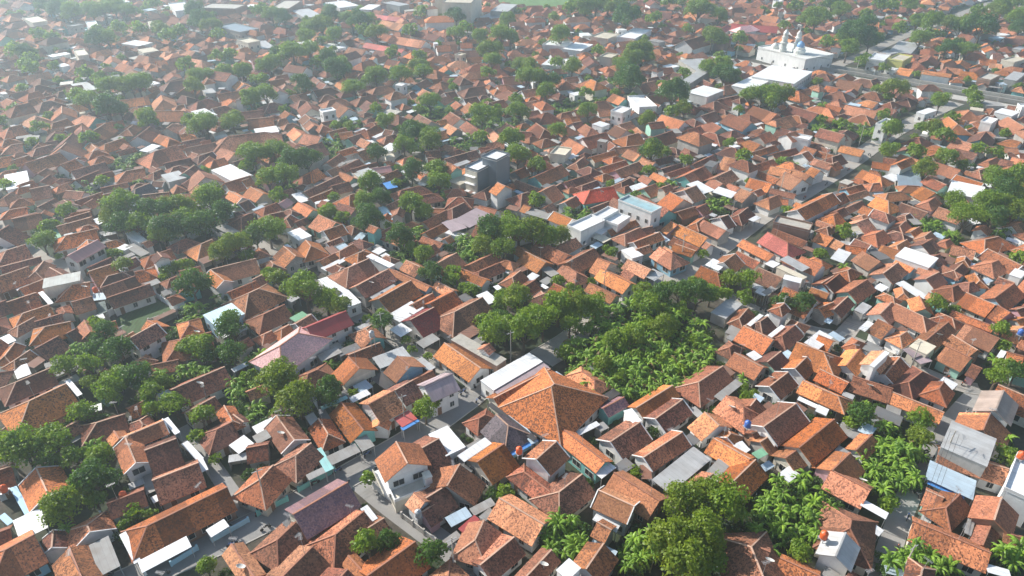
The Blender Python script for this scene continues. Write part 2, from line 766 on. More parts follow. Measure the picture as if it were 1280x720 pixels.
TREES = """
T 0 540 4
t 120 80 120
t 260 60 100
t 320 360 110 y
t 480 230 110
t 500 130 80
t 380 130 70
n 345 500
t 670 390 50
t 610 440 40
t 740 400 40
t 1030 670 60
t 1070 120 30 y
t 980 10 50
N 460 90 50 40 3
N 250 130 60 40 4
t 470 330 60
t 30 90 90
T 320 540 4
t 560 580 80
t 660 550 65
t 870 600 80
t 1245 285 45 y
t 560 215 45
t 970 710 30
T 640 540 4
t 850 370 110 y
t 960 320 100
t 1060 350 120
t 800 540 130 y
t 950 520 130 y
t 880 660 130 y
t 990 640 90
t 790 255 35
N 270 530 110 90 16
N 640 600 90 110 16
N 1220 430 80 90 8
t 620 190 40
T 960 540 4
N 150 400 160 180 34
N 610 170 140 130 22
t 740 20 60 y
t 600 350 50
t 150 590 70
N 760 660 180 60 22
N 1210 600 80 60 8
n 1190 60
n 20 600
t 1200 120 60
T 0 400 5.333
t 690 90 90
t 770 210 110 d
t 430 310 90
t 600 310 90
t 600 410 70 y
t 780 370 100
t 740 500 110
t 920 390 120
t 1020 600 70
t 1000 500 90
t 1160 560 95
t 540 620 90
t 440 650 50
t 290 700 50
t 380 700 50
t 1250 190 80
t 640 190 80
N 520 200 60 40 4
t 1080 420 70
T 200 400 5.333
t 270 170 110
t 480 210 100 d
t 480 60 110
t 800 400 140 y
t 920 520 140 y
t 800 330 80
n 1130 290
t 1120 470 90 d
t 280 640 85
N 540 460 90 70 8
N 630 270 50 50 5
N 220 340 100 40 7
N 640 620 50 60 5
N 40 400 60 40 5
n 120 50
n 60 60
t 760 600 40
t 330 250 70
t 600 360 60
T 400 400 5.333
t 420 20 80
t 570 120 40
t 750 530 70
t 700 600 75
t 60 490 100 d
t 230 470 45
n 60 290
t 720 220 35
t 1150 80 120
t 610 180 35
T 600 310 5.333
t 250 350 110 y
t 350 450 100
t 170 530 110
t 290 570 120
t 520 400 110
t 640 400 110
t 760 390 90
t 600 490 90
t 60 520 60
t 150 300 50 y
t 520 210 50
t 600 250 42
t 660 265 36
t 740 210 38
t 900 620 90
t 1010 590 90
t 560 680 60
t 1080 280 70 y
t 420 500 110
t 80 600 70
T 800 310 5.333
t 260 300 90 d
t 130 310 90 d
t 380 320 100 d
t 470 300 70
t 270 400 60 y
t 360 215 50
t 600 220 75
t 710 230 75
t 950 370 70
t 1070 370 90
t 20 250 50
t 190 260 60 d
t 560 290 60 d
t 700 320 60 d
t 40 380 100
t 170 400 60
t 240 490 50
T 700 350 1
N 100 85 92 58 190
N 60 115 50 30 40
t 55 105 13 y
t 130 60 18
t 95 75 14
t 130 95 11
T 700 350 1
t 95 95 12 y
t 75 120 11
t 150 110 10
t 165 75 11 d
t 110 55 12 d
T 800 440 5.333
t 690 230 45
t 720 290 50
t 760 260 35
n 680 200
T 1040 440 5.333
t 180 420 95
t 590 460 85
t 590 580 80 y
t 1100 170 80
t 1230 130 80
t 1150 110 70
n 240 460
n 230 330
N 400 660 130 60 16
N 560 660 60 50 6
n 1170 590
t 130 460 60
N 390 500 60 50 4
N 30 20 1 1 0
n 1070 70
T 0 270 5.333
t 280 160 80
t 300 140 60
t 350 60 55
t 1050 130 75 y
t 820 330 70
t 760 240 45
t 1090 390 40
t 800 60 100
t 930 60 100
t 1100 70 120 d
t 640 710 60
n 1190 690
t 380 250 30
T 200 270 5.333
t 720 90 110
t 640 140 80
t 500 200 115
t 400 250 85
t 210 465 125 d
t 740 370 60 y
t 790 420 70 y
t 840 470 60
t 970 500 125
t 1120 580 80
t 1190 620 75 y
n 960 350
N 220 640 80 50 6
n 170 700
t 480 690 80
t 120 330 55
t 50 360 55
t 20 130 80
t 190 310 50
n 380 560
n 990 10
t 560 260 60
t 150 60 110 d
t 290 60 100 d
T 400 270 5.333
t 530 160 95
t 600 200 60
N 560 270 110 50 9
t 700 260 75
t 740 370 90
t 880 370 60 y
t 870 420 60 y
N 980 210 130 80 18
t 1010 490 55
t 960 470 50
t 1230 540 80
t 1190 590 50
t 1080 690 60
t 1200 680 70
t 130 600 75 y
t 40 560 80
t 410 660 65
t 310 670 40
t 330 180 30
t 1160 110 90
N 640 110 40 20 3
T 0 150 5.333
t 265 50 55
N 860 270 120 60 10
N 570 450 80 50 6
t 590 120 60
n 430 520
N 920 400 60 30 4
t 440 600 60
t 840 580 130
t 1020 620 130
t 1170 600 110
t 760 640 90 y
t 300 700 60
t 990 20 60
t 50 430 50
t 790 40 30
t 210 140 40
t 1230 680 100
t 390 120 40
t 470 120 40
T 200 150 5.333
t 330 520 120
t 400 620 90 d
t 620 230 110
t 760 220 100
t 580 310 60
t 720 400 90
t 840 380 90
t 870 280 100 d
t 980 270 90 d
N 900 430 60 50 6
N 1130 180 90 60 7
t 480 30 80
t 270 50 90
t 780 500 60
n 990 640
t 1110 610 60
n 500 600
T 400 150 5.333
t 330 430 85
t 300 540 80
t 400 520 70
t 330 650 110
t 620 80 95
t 560 170 75
t 740 150 80
t 610 350 85
t 770 340 90
t 790 420 80
n 830 510
t 600 580 90
t 690 620 70
n 800 470
N 960 150 120 60 12
t 1080 120 60
t 1270 140 80
N 80 170 80 60 8
t 380 220 70
t 640 190 60
t 520 310 30
t 50 620 70
t 140 650 60
t 510 410 40
T 600 185 5.333
t 250 60 90
t 380 120 70
t 375 350 65
N 650 430 90 40 9
t 1150 30 80
t 1130 140 40
n 990 290
t 190 450 45
t 80 570 110
t 220 570 115
t 350 560 110
t 440 590 100
t 540 590 75
t 880 680 42 d
t 840 650 30
t 30 650 80
t 150 670 90
t 870 230 35
T 800 185 5.333
t 70 25 80
t 175 20 40
t 60 140 45
n 290 60
t 310 80 50 y
n 210 250
N 530 370 80 60 9
t 690 50 55
t 680 90 45
t 975 400 40 y
N 1000 100 90 40 7
t 420 695 40
t 1210 700 50
T 1040 185 5.333
t 80 550 60
t 620 160 80
n 700 240
t 770 70 75
t 870 110 45
t 560 30 65
t 380 20 70
N 640 500 80 60 10
t 820 350 80
t 900 470 110
t 1030 380 105
t 1130 380 105
t 1170 300 110
t 1100 230 95
t 1240 200 90
t 1250 320 100
N 820 570 60 40 6
t 1080 460 90
t 1230 430 90
N 1150 560 70 40 5
t 1100 30 50
t 1000 10 60
T 1040 310 5.333
t 700 370 70
t 820 400 45
n 80 130
t 1130 560 70
t 1130 630 60
t 1250 60 60
t 180 190 30
T 0 0 4
t 80 270 45
t 130 260 50
t 160 300 40
t 120 330 45
t 150 350 45
t 490 200 55
t 540 200 50
t 520 60 60
t 460 60 60
t 570 40 60
t 620 60 50
t 660 60 40
t 500 395 40
t 610 440 60
t 690 420 70
t 530 450 50
t 660 440 50
t 390 480 45
t 430 370 45
t 540 540 70 d
t 600 550 50
t 80 550 40
t 735 600 50
t 440 510 60
t 600 150 45
t 800 140 50
t 840 190 45
t 890 170 45
t 1000 110 60
t 1060 140 50
t 1100 180 40
t 930 330 45
t 980 380 50
t 1030 380 50
t 1120 360 50
t 1210 360 50
t 1160 590 60
t 1030 620 60
t 940 600 40 y
t 970 450 50
t 1250 500 60
t 300 50 60
t 240 30 60
t 360 60 60
t 200 180 40
t 260 190 40
t 110 440 30
t 980 60 50
t 1090 290 40
t 1150 280 40
t 1270 400 30
t 770 30 40
t 700 150 40
t 480 145 30
t 270 330 30
t 60 230 30
T 320 0 4
t 380 80 60
t 450 100 50
t 510 110 60
t 560 110 50
t 600 170 60
t 540 160 40
t 330 130 60
t 290 140 50
t 250 180 50
t 390 180 50
t 270 260 60
t 190 280 70
t 120 280 60
t 350 290 60
t 400 340 70 d
t 430 330 50
t 310 320 40
t 40 330 50
t 80 320 50
t 240 430 60 d
t 20 400 40
t 50 480 60
t 490 440 60
t 600 380 60
t 560 400 40
t 730 390 60
t 815 330 50
t 820 290 40
t 680 270 40
t 840 370 50
t 1000 80 50
t 1000 170 50
t 1050 150 40
t 1120 190 50
t 1170 260 60
t 1180 310 50
t 1160 370 40
t 1230 190 60
t 1270 200 50
t 770 160 40
t 830 70 40
t 870 510 60
N 860 560 140 40 24
N 480 610 60 30 8
N 1200 600 120 50 20
t 600 540 35
t 780 660 70 d
t 650 610 50
t 870 690 60
n 660 510
t 1130 590 70
t 1200 560 40
t 20 60 40
t 80 80 50
t 140 90 50
t 400 620 25
t 1260 110 50
T 640 0 4
t 290 52 45
t 360 50 60
t 420 30 60
t 480 50 50
t 540 40 50
t 570 100 70 d
t 710 100 40
t 930 60 70
t 1030 90 50
t 780 20 40
t 240 190 60
t 210 90 30
t 440 260 40
t 640 260 70
t 600 300 60
t 550 320 50
t 670 290 50
t 600 410 80 d
t 540 410 50
t 300 330 60
t 230 320 40
t 90 330 60
t 40 320 50
t 70 400 60
t 120 400 60
t 200 410 50
t 170 470 50
t 20 500 40
t 30 560 60
t 800 480 80 d
t 840 480 50
t 860 550 50
t 800 560 40
t 670 610 50 y
t 380 560 50
N 440 500 50 20 6
N 250 540 60 40 10
N 310 520 60 30 8
n 770 650
n 1100 600
N 860 360 60 30 8
t 1050 330 60
t 1060 380 60
t 1100 390 50
t 980 350 50
t 1200 490 60
t 1250 480 50
t 1000 190 60 y
t 1040 210 40
t 230 660 50
t 20 690 50
t 880 150 30
t 1140 200 40
N 480 400 80 25 9
T 960 0 4
t 240 100 70
t 200 110 50
t 320 30 60
t 360 60 50
t 380 200 50
t 430 180 70 d
t 480 150 70 d
t 510 200 60
t 400 240 60
t 300 220 40
t 470 310 35 y
t 580 340 30
t 630 450 60
t 600 480 30
t 860 510 50
t 920 590 40
t 1000 140 60
t 1070 140 80 d
t 960 150 50
t 820 130 60
t 740 120 50
t 900 110 50
t 1150 60 60
t 1170 30 50
t 1050 60 40
t 1250 100 60
t 1260 140 50
t 760 200 50
t 800 180 40
t 890 250 50
t 950 240 50
t 990 260 50
t 1020 470 40 y
t 80 130 30
t 150 40 30
t 620 40 40
t 700 30 50
t 480 80 40
t 560 30 40
t 660 150 40
t 1030 500 40
t 830 640 50
t 880 680 50
t 610 650 60
N 340 640 120 30 18
N 500 660 100 30 14
N 290 530 40 20 4
t 240 410 30
t 30 480 60
t 90 480 50
t 10 520 50
t 130 40 40
t 780 640 40
t 1240 20 40
"""
import bpy, math, random, time
import numpy as np
from mathutils import Vector, Matrix, noise as mnoise
T0 = time.time()
R = math.radians
rnd = random.Random(7)

# ---------------------------------------------------------------- camera
CAMH, PITCH, FPX = 95.0, R(32.5), 854.0
SP, CP = math.sin(PITCH), math.cos(PITCH)
CX, CY = 640.0, 360.0

def P(x, y, h=0.0):
    """photograph pixel (1280x720) -> point of the place at height h"""
    a, b = x - CX, y - CY
    dx, dy, dz = a, FPX * CP - b * SP, -FPX * SP - b * CP
    t = (h - CAMH) / dz
    return (dx * t, dy * t)

def proj(X, Y, Z=0.0):
    v = Y * CP - (Z - CAMH) * SP
    w = Y * SP + (Z - CAMH) * CP
    return (CX + FPX * X / v, CY - FPX * w / v, v)

scene = bpy.context.scene
col = scene.collection
cam = bpy.data.cameras.new("camera")
cam_o = bpy.data.objects.new("camera", cam)
col.objects.link(cam_o)
cam_o.location = (0, 0, CAMH)
cam_o.rotation_euler = (R(90) - PITCH, 0, 0)
cam.sensor_width = 36.0
cam.lens = FPX / 1280 * 36
cam.clip_start = 1.0
cam.clip_end = 6000
scene.camera = cam_o

# ---------------------------------------------------------------- light
SUN_AZ = math.atan2(0.52, -0.85)      # direction towards the sun, in plan
SUN_EL = R(34)
sd = Vector((math.cos(SUN_AZ) * math.cos(SUN_EL), math.sin(SUN_AZ) * math.cos(SUN_EL), math.sin(SUN_EL)))
sun = bpy.data.lights.new("sun", 'SUN')
sun.energy = 5.0
sun.angle = R(0.6)
sun.color = (1.0, 0.945, 0.87)
sun_o = bpy.data.objects.new("sun", sun)
col.objects.link(sun_o)
sun_o.location = (-100, 60, 150)
sun_o.rotation_euler = sd.to_track_quat('Z', 'Y').to_euler()
world = bpy.data.worlds.new("World")
scene.world = world
world.use_nodes = True
wn = world.node_tree
bg = wn.nodes["Background"]
sky = wn.nodes.new("ShaderNodeTexSky")
sky.sky_type = 'NISHITA'
sky.sun_disc = False
sky.sun_elevation = SUN_EL
sky.sun_rotation = math.atan2(sd.x, sd.y)
sky.air_density = 1.2
sky.dust_density = 0.6
wn.links.new(sky.outputs[0], bg.inputs[0])
bg.inputs[1].default_value = 0.098
scene.view_settings.view_transform = 'Standard'
scene.view_settings.look = 'None'
scene.view_settings.exposure = EXPO
scene.view_settings.gamma = 1.0
scene.render.engine = 'CYCLES'
cy = scene.cycles
cy.use_denoising = True
cy.max_bounces = 5
cy.diffuse_bounces = 2
cy.glossy_bounces = 1
cy.transmission_bounces = 2
cy.volume_bounces = 1
cy.transparent_max_bounces = 4
cy.caustics_reflective = False
cy.caustics_refractive = False
cy.use_adaptive_sampling = True
cy.adaptive_threshold = 0.02

# ---------------------------------------------------------------- materials
class NT:
    def __init__(s, name):
        s.m = bpy.data.materials.new(name)
        s.m.use_nodes = True
        s.t = s.m.node_tree
        s.b = s.t.nodes["Principled BSDF"]
    def n(s, t, **kw):
        o = s.t.nodes.new(t)
        for k, v in kw.items():
            if k.startswith('i_'):
                o.inputs[k[2:].replace('_', ' ')].default_value = v
            else:
                setattr(o, k, v)
        return o
    def l(s, a, b): s.t.links.new(a, b)
    def math(s, op, a, b=None, clamp=False):
        o = s.n("ShaderNodeMath", operation=op, use_clamp=clamp)
        for i, v in enumerate((a, b)):
            if v is None: continue
            if isinstance(v, (int, float)): o.inputs[i].default_value = v
            else: s.l(v, o.inputs[i])
        return o.outputs[0]
    def mix(s, f, a, b, mode='MIX'):
        o = s.n("ShaderNodeMix", data_type='RGBA', blend_type=mode)
        for i, v in ((0, f), (6, a), (7, b)):
            if isinstance(v, (int, float)): o.inputs[i].default_value = v
            elif isinstance(v, tuple): o.inputs[i].default_value = v + (1,) if len(v) == 3 else v
            else: s.l(v, o.inputs[i])
        return o.outputs[2]
    def ramp(s, f, *stops):
        o = s.n("ShaderNodeValToRGB")
        e = o.color_ramp.elements
        while len(e) < len(stops): e.new(0.5)
        for k, (p, c) in enumerate(stops):
            e[k].position = p
            e[k].color = (c, c, c, 1) if isinstance(c, (int, float)) else tuple(c) + (1,)
        s.l(f, o.inputs[0])
        return o.outputs[0]
    def rand(s):
        a = s.n("ShaderNodeObjectInfo").outputs['Random']
        b = s.n("ShaderNodeNewGeometry").outputs['Random Per Island']
        return s.math('FRACT', s.math('ADD', a, b))

def tile_mat(name, base, dark, dirt, rough=0.85):
    k = NT(name)
    uv = k.n("ShaderNodeUVMap").outputs[0]
    mp = k.n("ShaderNodeMapping")
    mp.inputs['Scale'].default_value = (4.8, 4.4, 1)
    k.l(uv, mp.inputs[0])
    vo = k.n("ShaderNodeTexVoronoi", feature='F1')
    vo.inputs['Scale'].default_value = 1.0
    vo.inputs['Randomness'].default_value = 0.6
    k.l(mp.outputs[0], vo.inputs['Vector'])
    sep = k.n("ShaderNodeSeparateColor")
    k.l(vo.outputs['Color'], sep.inputs[0])
    cell = sep.outputs[0]
    cell2 = sep.outputs[1]
    r = k.rand()
    geo = k.n("ShaderNodeNewGeometry")
    # patches of weathering, different on every roof
    ns = k.n("ShaderNodeTexNoise", noise_dimensions='3D')
    ns.inputs['Scale'].default_value = 0.35
    ns.inputs['Detail'].default_value = 6
    ns.inputs['Roughness'].default_value = 0.65
    k.l(geo.outputs['Position'], ns.inputs['Vector'])
    patch = k.ramp(ns.outputs[0], (0.36, 0.0), (0.66, 1.0))
    ns2 = k.n("ShaderNodeTexNoise")
    ns2.inputs['Scale'].default_value = 1.5
    ns2.inputs['Detail'].default_value = 4
    k.l(geo.outputs['Position'], ns2.inputs['Vector'])
    # per tile tone
    su = k.n("ShaderNodeSeparateXYZ"); k.l(uv, su.inputs[0])
    wn_ = k.n("ShaderNodeTexWhiteNoise", noise_dimensions='1D')
    k.l(k.math('ADD', k.math('FLOOR', k.math('MULTIPLY', su.outputs[0], 0.21)), k.math('MULTIPLY', r, 17.0)), wn_.inputs['W'])
    sect = k.ramp(wn_.outputs[0], (0.0, 0.50), (0.25, 0.85), (0.7, 1.0), (1.0, 1.30))
    tone = k.math('MULTIPLY', k.math('ADD', k.math('MULTIPLY', cell, 0.55), 0.72), sect)
    hsv = k.n("ShaderNodeHueSaturation")
    hsv.inputs['Color'].default_value = tuple(base) + (1,)
    k.l(k.math('ADD', k.math('MULTIPLY', r, 0.014), 0.492), hsv.inputs['Hue'])
    k.l(k.math('ADD', k.math('MULTIPLY', k.math('FRACT', k.math('MULTIPLY', r, 7.31)), 0.22), 0.88), hsv.inputs['Saturation'])
    k.l(k.math('ADD', k.math('MULTIPLY', k.math('FRACT', k.math('MULTIPLY', r, 3.7)), 0.65), 0.66), hsv.inputs['Value'])
    c = hsv.outputs[0]
    mul = k.n("ShaderNodeVectorMath", operation='SCALE')
    k.l(c, mul.inputs[0]); k.l(tone, mul.inputs['Scale'])
    c = mul.outputs[0]
    # dark mossy tiles: more of them where the patch noise is high
    th = k.math('SUBTRACT', 0.965, k.math('MULTIPLY', k.math('ADD', patch, k.math('MULTIPLY', k.math('FRACT', k.math('MULTIPLY', r, 5.3)), 0.5)), dirt))
    isd = k.math('GREATER_THAN', cell2, th)
    c = k.mix(k.math('MULTIPLY', isd, 0.78), c, tuple(dark))
    lich = k.ramp(ns2.outputs[0], (0.48, 0.0), (0.75, 1.0))
    c = k.mix(k.math('MULTIPLY', lich, 0.5 * dirt + 0.12), c, tuple(v * 1.4 for v in dark))
    k.l(c, k.b.inputs['Base Color'])
    k.b.inputs['Roughness'].default_value = rough
    k.b.inputs['Specular IOR Level'].default_value = 0.25
    # tile relief: overlapping courses and pan channels
    sx = k.n("ShaderNodeSeparateXYZ"); k.l(mp.outputs[0], sx.inputs[0])
    course = k.math('FRACT', sx.outputs[1])
    pan = k.math('SINE', k.math('MULTIPLY', sx.outputs[0], 6.283))
    hgt = k.math('ADD', k.math('MULTIPLY', course, 0.05), k.math('MULTIPLY', pan, 0.012))
    hgt = k.math('ADD', hgt, k.math('MULTIPLY', cell, 0.03))
    bp = k.n("ShaderNodeBump")
    bp.inputs['Strength'].default_value = 0.4
    bp.inputs['Distance'].default_value = 1.0
    k.l(hgt, bp.inputs['Height'])
    k.l(bp.outputs[0], k.b.inputs['Normal'])
    return k.m

def wall_mat(name, base, dirt=0.35, rough=0.8, scale=0.6):
    k = NT(name)
    geo = k.n("ShaderNodeNewGeometry")
    ns = k.n("ShaderNodeTexNoise"); ns.inputs['Scale'].default_value = scale; ns.inputs['Detail'].default_value = 7
    ns.inputs['Roughness'].default_value = 0.7
    mp = k.n("ShaderNodeMapping"); mp.inputs['Scale'].default_value = (1, 1, 0.45)
    k.l(geo.outputs['Position'], mp.inputs[0]); k.l(mp.outputs[0], ns.inputs['Vector'])
    st = k.ramp(ns.outputs[0], (0.42, 0.0), (0.72, 1.0))
    r = k.rand()
    c = k.mix(k.math('MULTIPLY', st, dirt), tuple(base), tuple(v * 0.42 + 0.01 for v in base))
    sc = k.n("ShaderNodeVectorMath", operation='SCALE')
    k.l(c, sc.inputs[0]); k.l(k.math('ADD', k.math('MULTIPLY', r, 0.3), 0.78), sc.inputs['Scale'])
    k.l(sc.outputs[0], k.b.inputs['Base Color'])
    k.b.inputs['Roughness'].default_value = rough
    return k.m

def metal_mat(name, base, rough=0.5, dirt=0.3, period=0.9):
    k = NT(name)
    uv = k.n("ShaderNodeUVMap").outputs[0]
    sx = k.n("ShaderNodeSeparateXYZ"); k.l(uv, sx.inputs[0])
    seam = k.math('FRACT', k.math('MULTIPLY', sx.outputs[0], 1 / period))
    isw = k.math('LESS_THAN', seam, 0.10)
    geo = k.n("ShaderNodeNewGeometry")
    ns = k.n("ShaderNodeTexNoise"); ns.inputs['Scale'].default_value = 0.5; ns.inputs['Detail'].default_value = 6
    k.l(geo.outputs['Position'], ns.inputs['Vector'])
    st = k.ramp(ns.outputs[0], (0.42, 0.0), (0.72, 1.0))
    sheet = k.n("ShaderNodeTexWhiteNoise", noise_dimensions='1D')
    k.l(k.math('FLOOR', k.math('MULTIPLY', sx.outputs[0], 1 / period)), sheet.inputs['W'])
    r = k.rand()
    c = k.mix(k.math('MULTIPLY', st, dirt), tuple(base), (0.20, 0.15, 0.11))
    c = k.mix(k.math('MULTIPLY', isw, 0.22), c, (0.12, 0.12, 0.12))
    sc = k.n("ShaderNodeVectorMath", operation='SCALE')
    v = k.math('ADD', k.math('MULTIPLY', r, 0.2), k.math('ADD', k.math('MULTIPLY', sheet.outputs[0], 0.12), 0.76))
    k.l(c, sc.inputs[0]); k.l(v, sc.inputs['Scale'])
    k.l(sc.outputs[0], k.b.inputs['Base Color'])
    k.b.inputs['Roughness'].default_value = rough
    return k.m

def plain_mat(name, base, rough=0.7, metallic=0.0):
    k = NT(name)
    geo = k.n("ShaderNodeNewGeometry")
    ns = k.n("ShaderNodeTexNoise"); ns.inputs['Scale'].default_value = 2.5; ns.inputs['Detail'].default_value = 4
    k.l(geo.outputs['Position'], ns.inputs['Vector'])
    c = k.mix(k.ramp(ns.outputs[0], (0.4, 0.0), (0.8, 0.5)), tuple(base), tuple(v * 0.5 for v in base))
    k.l(c, k.b.inputs['Base Color'])
    k.b.inputs['Roughness'].default_value = rough
    k.b.inputs['Metallic'].default_value = metallic
    return k.m

def leaf_mat(name, ca, cb, cc, trans=0.42, dead=0.0):
    k = NT(name)
    g = k.n("ShaderNodeNewGeometry").outputs['Random Per Island']
    o = k.n("ShaderNodeObjectInfo").outputs['Random']
    geo = k.n("ShaderNodeNewGeometry")
    ns = k.n("ShaderNodeTexNoise"); ns.inputs['Scale'].default_value = 0.45; ns.inputs['Detail'].default_value = 2
    k.l(geo.outputs['Position'], ns.inputs['Vector'])
    f = k.math('ADD', k.math('MULTIPLY', g, 0.35), k.math('MULTIPLY', k.ramp(ns.outputs[0], (0.3, 0.0), (0.7, 1.0)), 0.65))
    c = k.mix(f, tuple(ca), tuple(cb))
    c = k.mix(k.math('MULTIPLY', o, 0.6), c, tuple(cc))
    if dead: c = k.mix(k.math('LESS_THAN', g, dead), c, (0.22, 0.16, 0.06))
    k.l(c, k.b.inputs['Base Color'])
    k.b.inputs['Roughness'].default_value = 0.5
    k.b.inputs['Specular IOR Level'].default_value = 0.3
    tr = k.n("ShaderNodeBsdfTranslucent")
    k.l(k.mix(1.0, c, (1.25, 1.3, 0.6), 'MULTIPLY'), tr.inputs[0])
    mx = k.n("ShaderNodeMixShader"); mx.inputs[0].default_value = trans
    k.l(k.b.outputs[0], mx.inputs[1]); k.l(tr.outputs[0], mx.inputs[2])
    k.l(mx.outputs[0], k.t.nodes["Material Output"].inputs[0])
    return k.m

M = {}
DK = (0.055, 0.030, 0.024)
M['o'] = tile_mat('orange_clay_tiles', (0.56, 0.220, 0.098), (0.17, 0.075, 0.05), 0.20)
M['r'] = tile_mat('red_brown_clay_tiles', (0.44, 0.163, 0.070), (0.085, 0.042, 0.030), 0.32)
M['d'] = tile_mat('weathered_shaded_tiles', (0.28, 0.108, 0.060), DK, 0.45)  # dark tone: weathering, plus slope shade put into the roof colour
M['p'] = tile_mat('purple_glazed_tiles', (0.40, 0.21, 0.20), (0.12, 0.08, 0.12), 0.28, 0.6)
M['k'] = tile_mat('charcoal_tiles', (0.105, 0.085, 0.09), (0.03, 0.026, 0.03), 0.2, 0.7)
M['red'] = tile_mat('bright_red_tiles', (0.55, 0.09, 0.055), (0.25, 0.05, 0.03), 0.10, 0.6)
M['maroontile'] = tile_mat('maroon_tiles', (0.28, 0.055, 0.045), (0.08, 0.03, 0.03), 0.2, 0.7)
M['pink'] = tile_mat('pale_pink_tiles', (0.78, 0.46, 0.43), (0.55, 0.31, 0.29), 0.08, 0.6)
M['ridge'] = wall_mat('ridge_mortar', (0.58, 0.36, 0.25), 0.5)
M['ridgedark'] = wall_mat('ridge_tiles', (0.40, 0.17, 0.10), 0.5)
M['maroon'] = metal_mat('maroon_metal_sheet', (0.40, 0.06, 0.055), 0.5, 0.15)
M['redmetal'] = metal_mat('red_metal_sheet', (0.50, 0.10, 0.09), 0.5, 0.15)
M['pinkmetal'] = metal_mat('pink_metal_sheet', (0.58, 0.30, 0.27), 0.5, 0.2)
M['mauve'] = metal_mat('mauve_metal_sheet', (0.42, 0.32, 0.33), 0.5, 0.3)
M['beigemetal'] = metal_mat('faded_beige_sheet', (0.46, 0.35, 0.29), 0.6, 0.5)
M['lightmetal'] = metal_mat('pale_grey_sheet', (0.47, 0.47, 0.46), 0.5, 0.35)
M['whitemetal'] = metal_mat('white_metal_sheet', (0.88, 0.88, 0.86), 0.45, 0.15)
M['white'] = metal_mat('white_roof_sheet', (0.86, 0.86, 0.85), 0.5, 0.2, 1.1)
M['lightblue'] = metal_mat('light_blue_sheet', (0.50, 0.62, 0.70), 0.5, 0.2)
M['lightbluemetal'] = metal_mat('pale_blue_sheet', (0.58, 0.78, 0.86), 0.5, 0.15)
M['bluetop'] = metal_mat('blue_green_sheet', (0.34, 0.52, 0.56), 0.5, 0.35)
M['blue'] = metal_mat('sky_blue_sheet', (0.28, 0.55, 0.75), 0.5, 0.15)
M['bluetarp'] = plain_mat('blue_tarpaulin', (0.07, 0.26, 0.62))
M['bluegrey'] = metal_mat('blue_grey_sheet', (0.25, 0.32, 0.38), 0.5, 0.2)
M['grey'] = metal_mat('grey_cement_sheet', (0.33, 0.32, 0.30), 0.8, 0.5)
M['greydark'] = metal_mat('dark_grey_sheet', (0.16, 0.16, 0.16), 0.7, 0.4)
M['dark'] = metal_mat('blackened_sheet', (0.05, 0.045, 0.045), 0.7, 0.2)
M['brown'] = metal_mat('rusty_sheet', (0.24, 0.11, 0.07), 0.8, 0.5)
M['teal'] = metal_mat('teal_sheet', (0.30, 0.58, 0.56), 0.6, 0.2)
M['green'] = metal_mat('green_sheet', (0.22, 0.46, 0.28), 0.5, 0.2)
M['darkgreen'] = metal_mat('dark_green_sheet', (0.02, 0.06, 0.05), 0.6, 0.1)
M['yellow'] = wall_mat('yellow_paint', (0.72, 0.62, 0.14), 0.2)
M['cream'] = wall_mat('cream_concrete', (0.62, 0.55, 0.42), 0.4)
M['creamgrey'] = metal_mat('pale_cement_sheet', (0.45, 0.46, 0.42), 0.7, 0.4)
M['concrete'] = wall_mat('raw_concrete', (0.52, 0.48, 0.41), 0.6)
M['charcoal'] = wall_mat('charcoal_cladding', (0.15, 0.175, 0.20), 0.2)
M['mosquewhite'] = wall_mat('white_plaster', (0.74, 0.74, 0.68), 0.2)
W_ = {
 'white': wall_mat('white_paint', (0.84, 0.83, 0.80), 0.35),
 'cream': wall_mat('cream_paint', (0.72, 0.66, 0.54), 0.45),
 'grey': wall_mat('cement_render', (0.46, 0.43, 0.39), 0.6),
 'teal': wall_mat('teal_paint', (0.22, 0.56, 0.52), 0.3),
 'blue': wall_mat('light_blue_paint', (0.28, 0.52, 0.66), 0.3),
 'lightblue': wall_mat('pale_blue_paint', (0.40, 0.62, 0.74), 0.3),
 'green': wall_mat('mint_paint', (0.36, 0.62, 0.50), 0.3),
 'pink': wall_mat('pink_paint', (0.62, 0.36, 0.40), 0.3),
 'brick': wall_mat('bare_brick', (0.34, 0.20, 0.14), 0.6),
 'yellow': wall_mat('lime_yellow_paint', (0.70, 0.68, 0.20), 0.25),
 'charcoal': M['charcoal'],
}
M['glass'] = plain_mat('dark_window_glass', (0.03, 0.035, 0.04), 0.2)
M['frame'] = plain_mat('white_window_frame', (0.65, 0.62, 0.56), 0.6)
M['wood'] = plain_mat('brown_timber_door', (0.20, 0.10, 0.05), 0.6)
M['bark'] = plain_mat('grey_brown_bark', (0.13, 0.095, 0.065), 0.9)
M['stem'] = plain_mat('banana_stem', (0.20, 0.22, 0.08), 0.8)
M['steel'] = plain_mat('galvanised_steel', (0.45, 0.45, 0.45), 0.5, 0.3)
M['tank_orange'] = plain_mat('orange_plastic', (0.72, 0.12, 0.03), 0.4)
M['tank_blue'] = plain_mat('blue_plastic', (0.05, 0.14, 0.45), 0.4)
M['asphalt'] = wall_mat('worn_asphalt', (0.27, 0.26, 0.245), 0.4, 0.9, 0.25)
M['concrete_road'] = wall_mat('pale_concrete_road', (0.36, 0.33, 0.29), 0.4, 0.9, 0.3)
M['kerb'] = wall_mat('kerb_concrete', (0.46, 0.43, 0.38), 0.4)
M['leaf_mid'] = leaf_mat('mid_green_leaves', (0.085, 0.18, 0.018), (0.30, 0.40, 0.03), (0.15, 0.24, 0.02))
M['leaf_yellow'] = leaf_mat('yellow_green_leaves', (0.11, 0.18, 0.018), (0.28, 0.34, 0.03), (0.15, 0.23, 0.02))
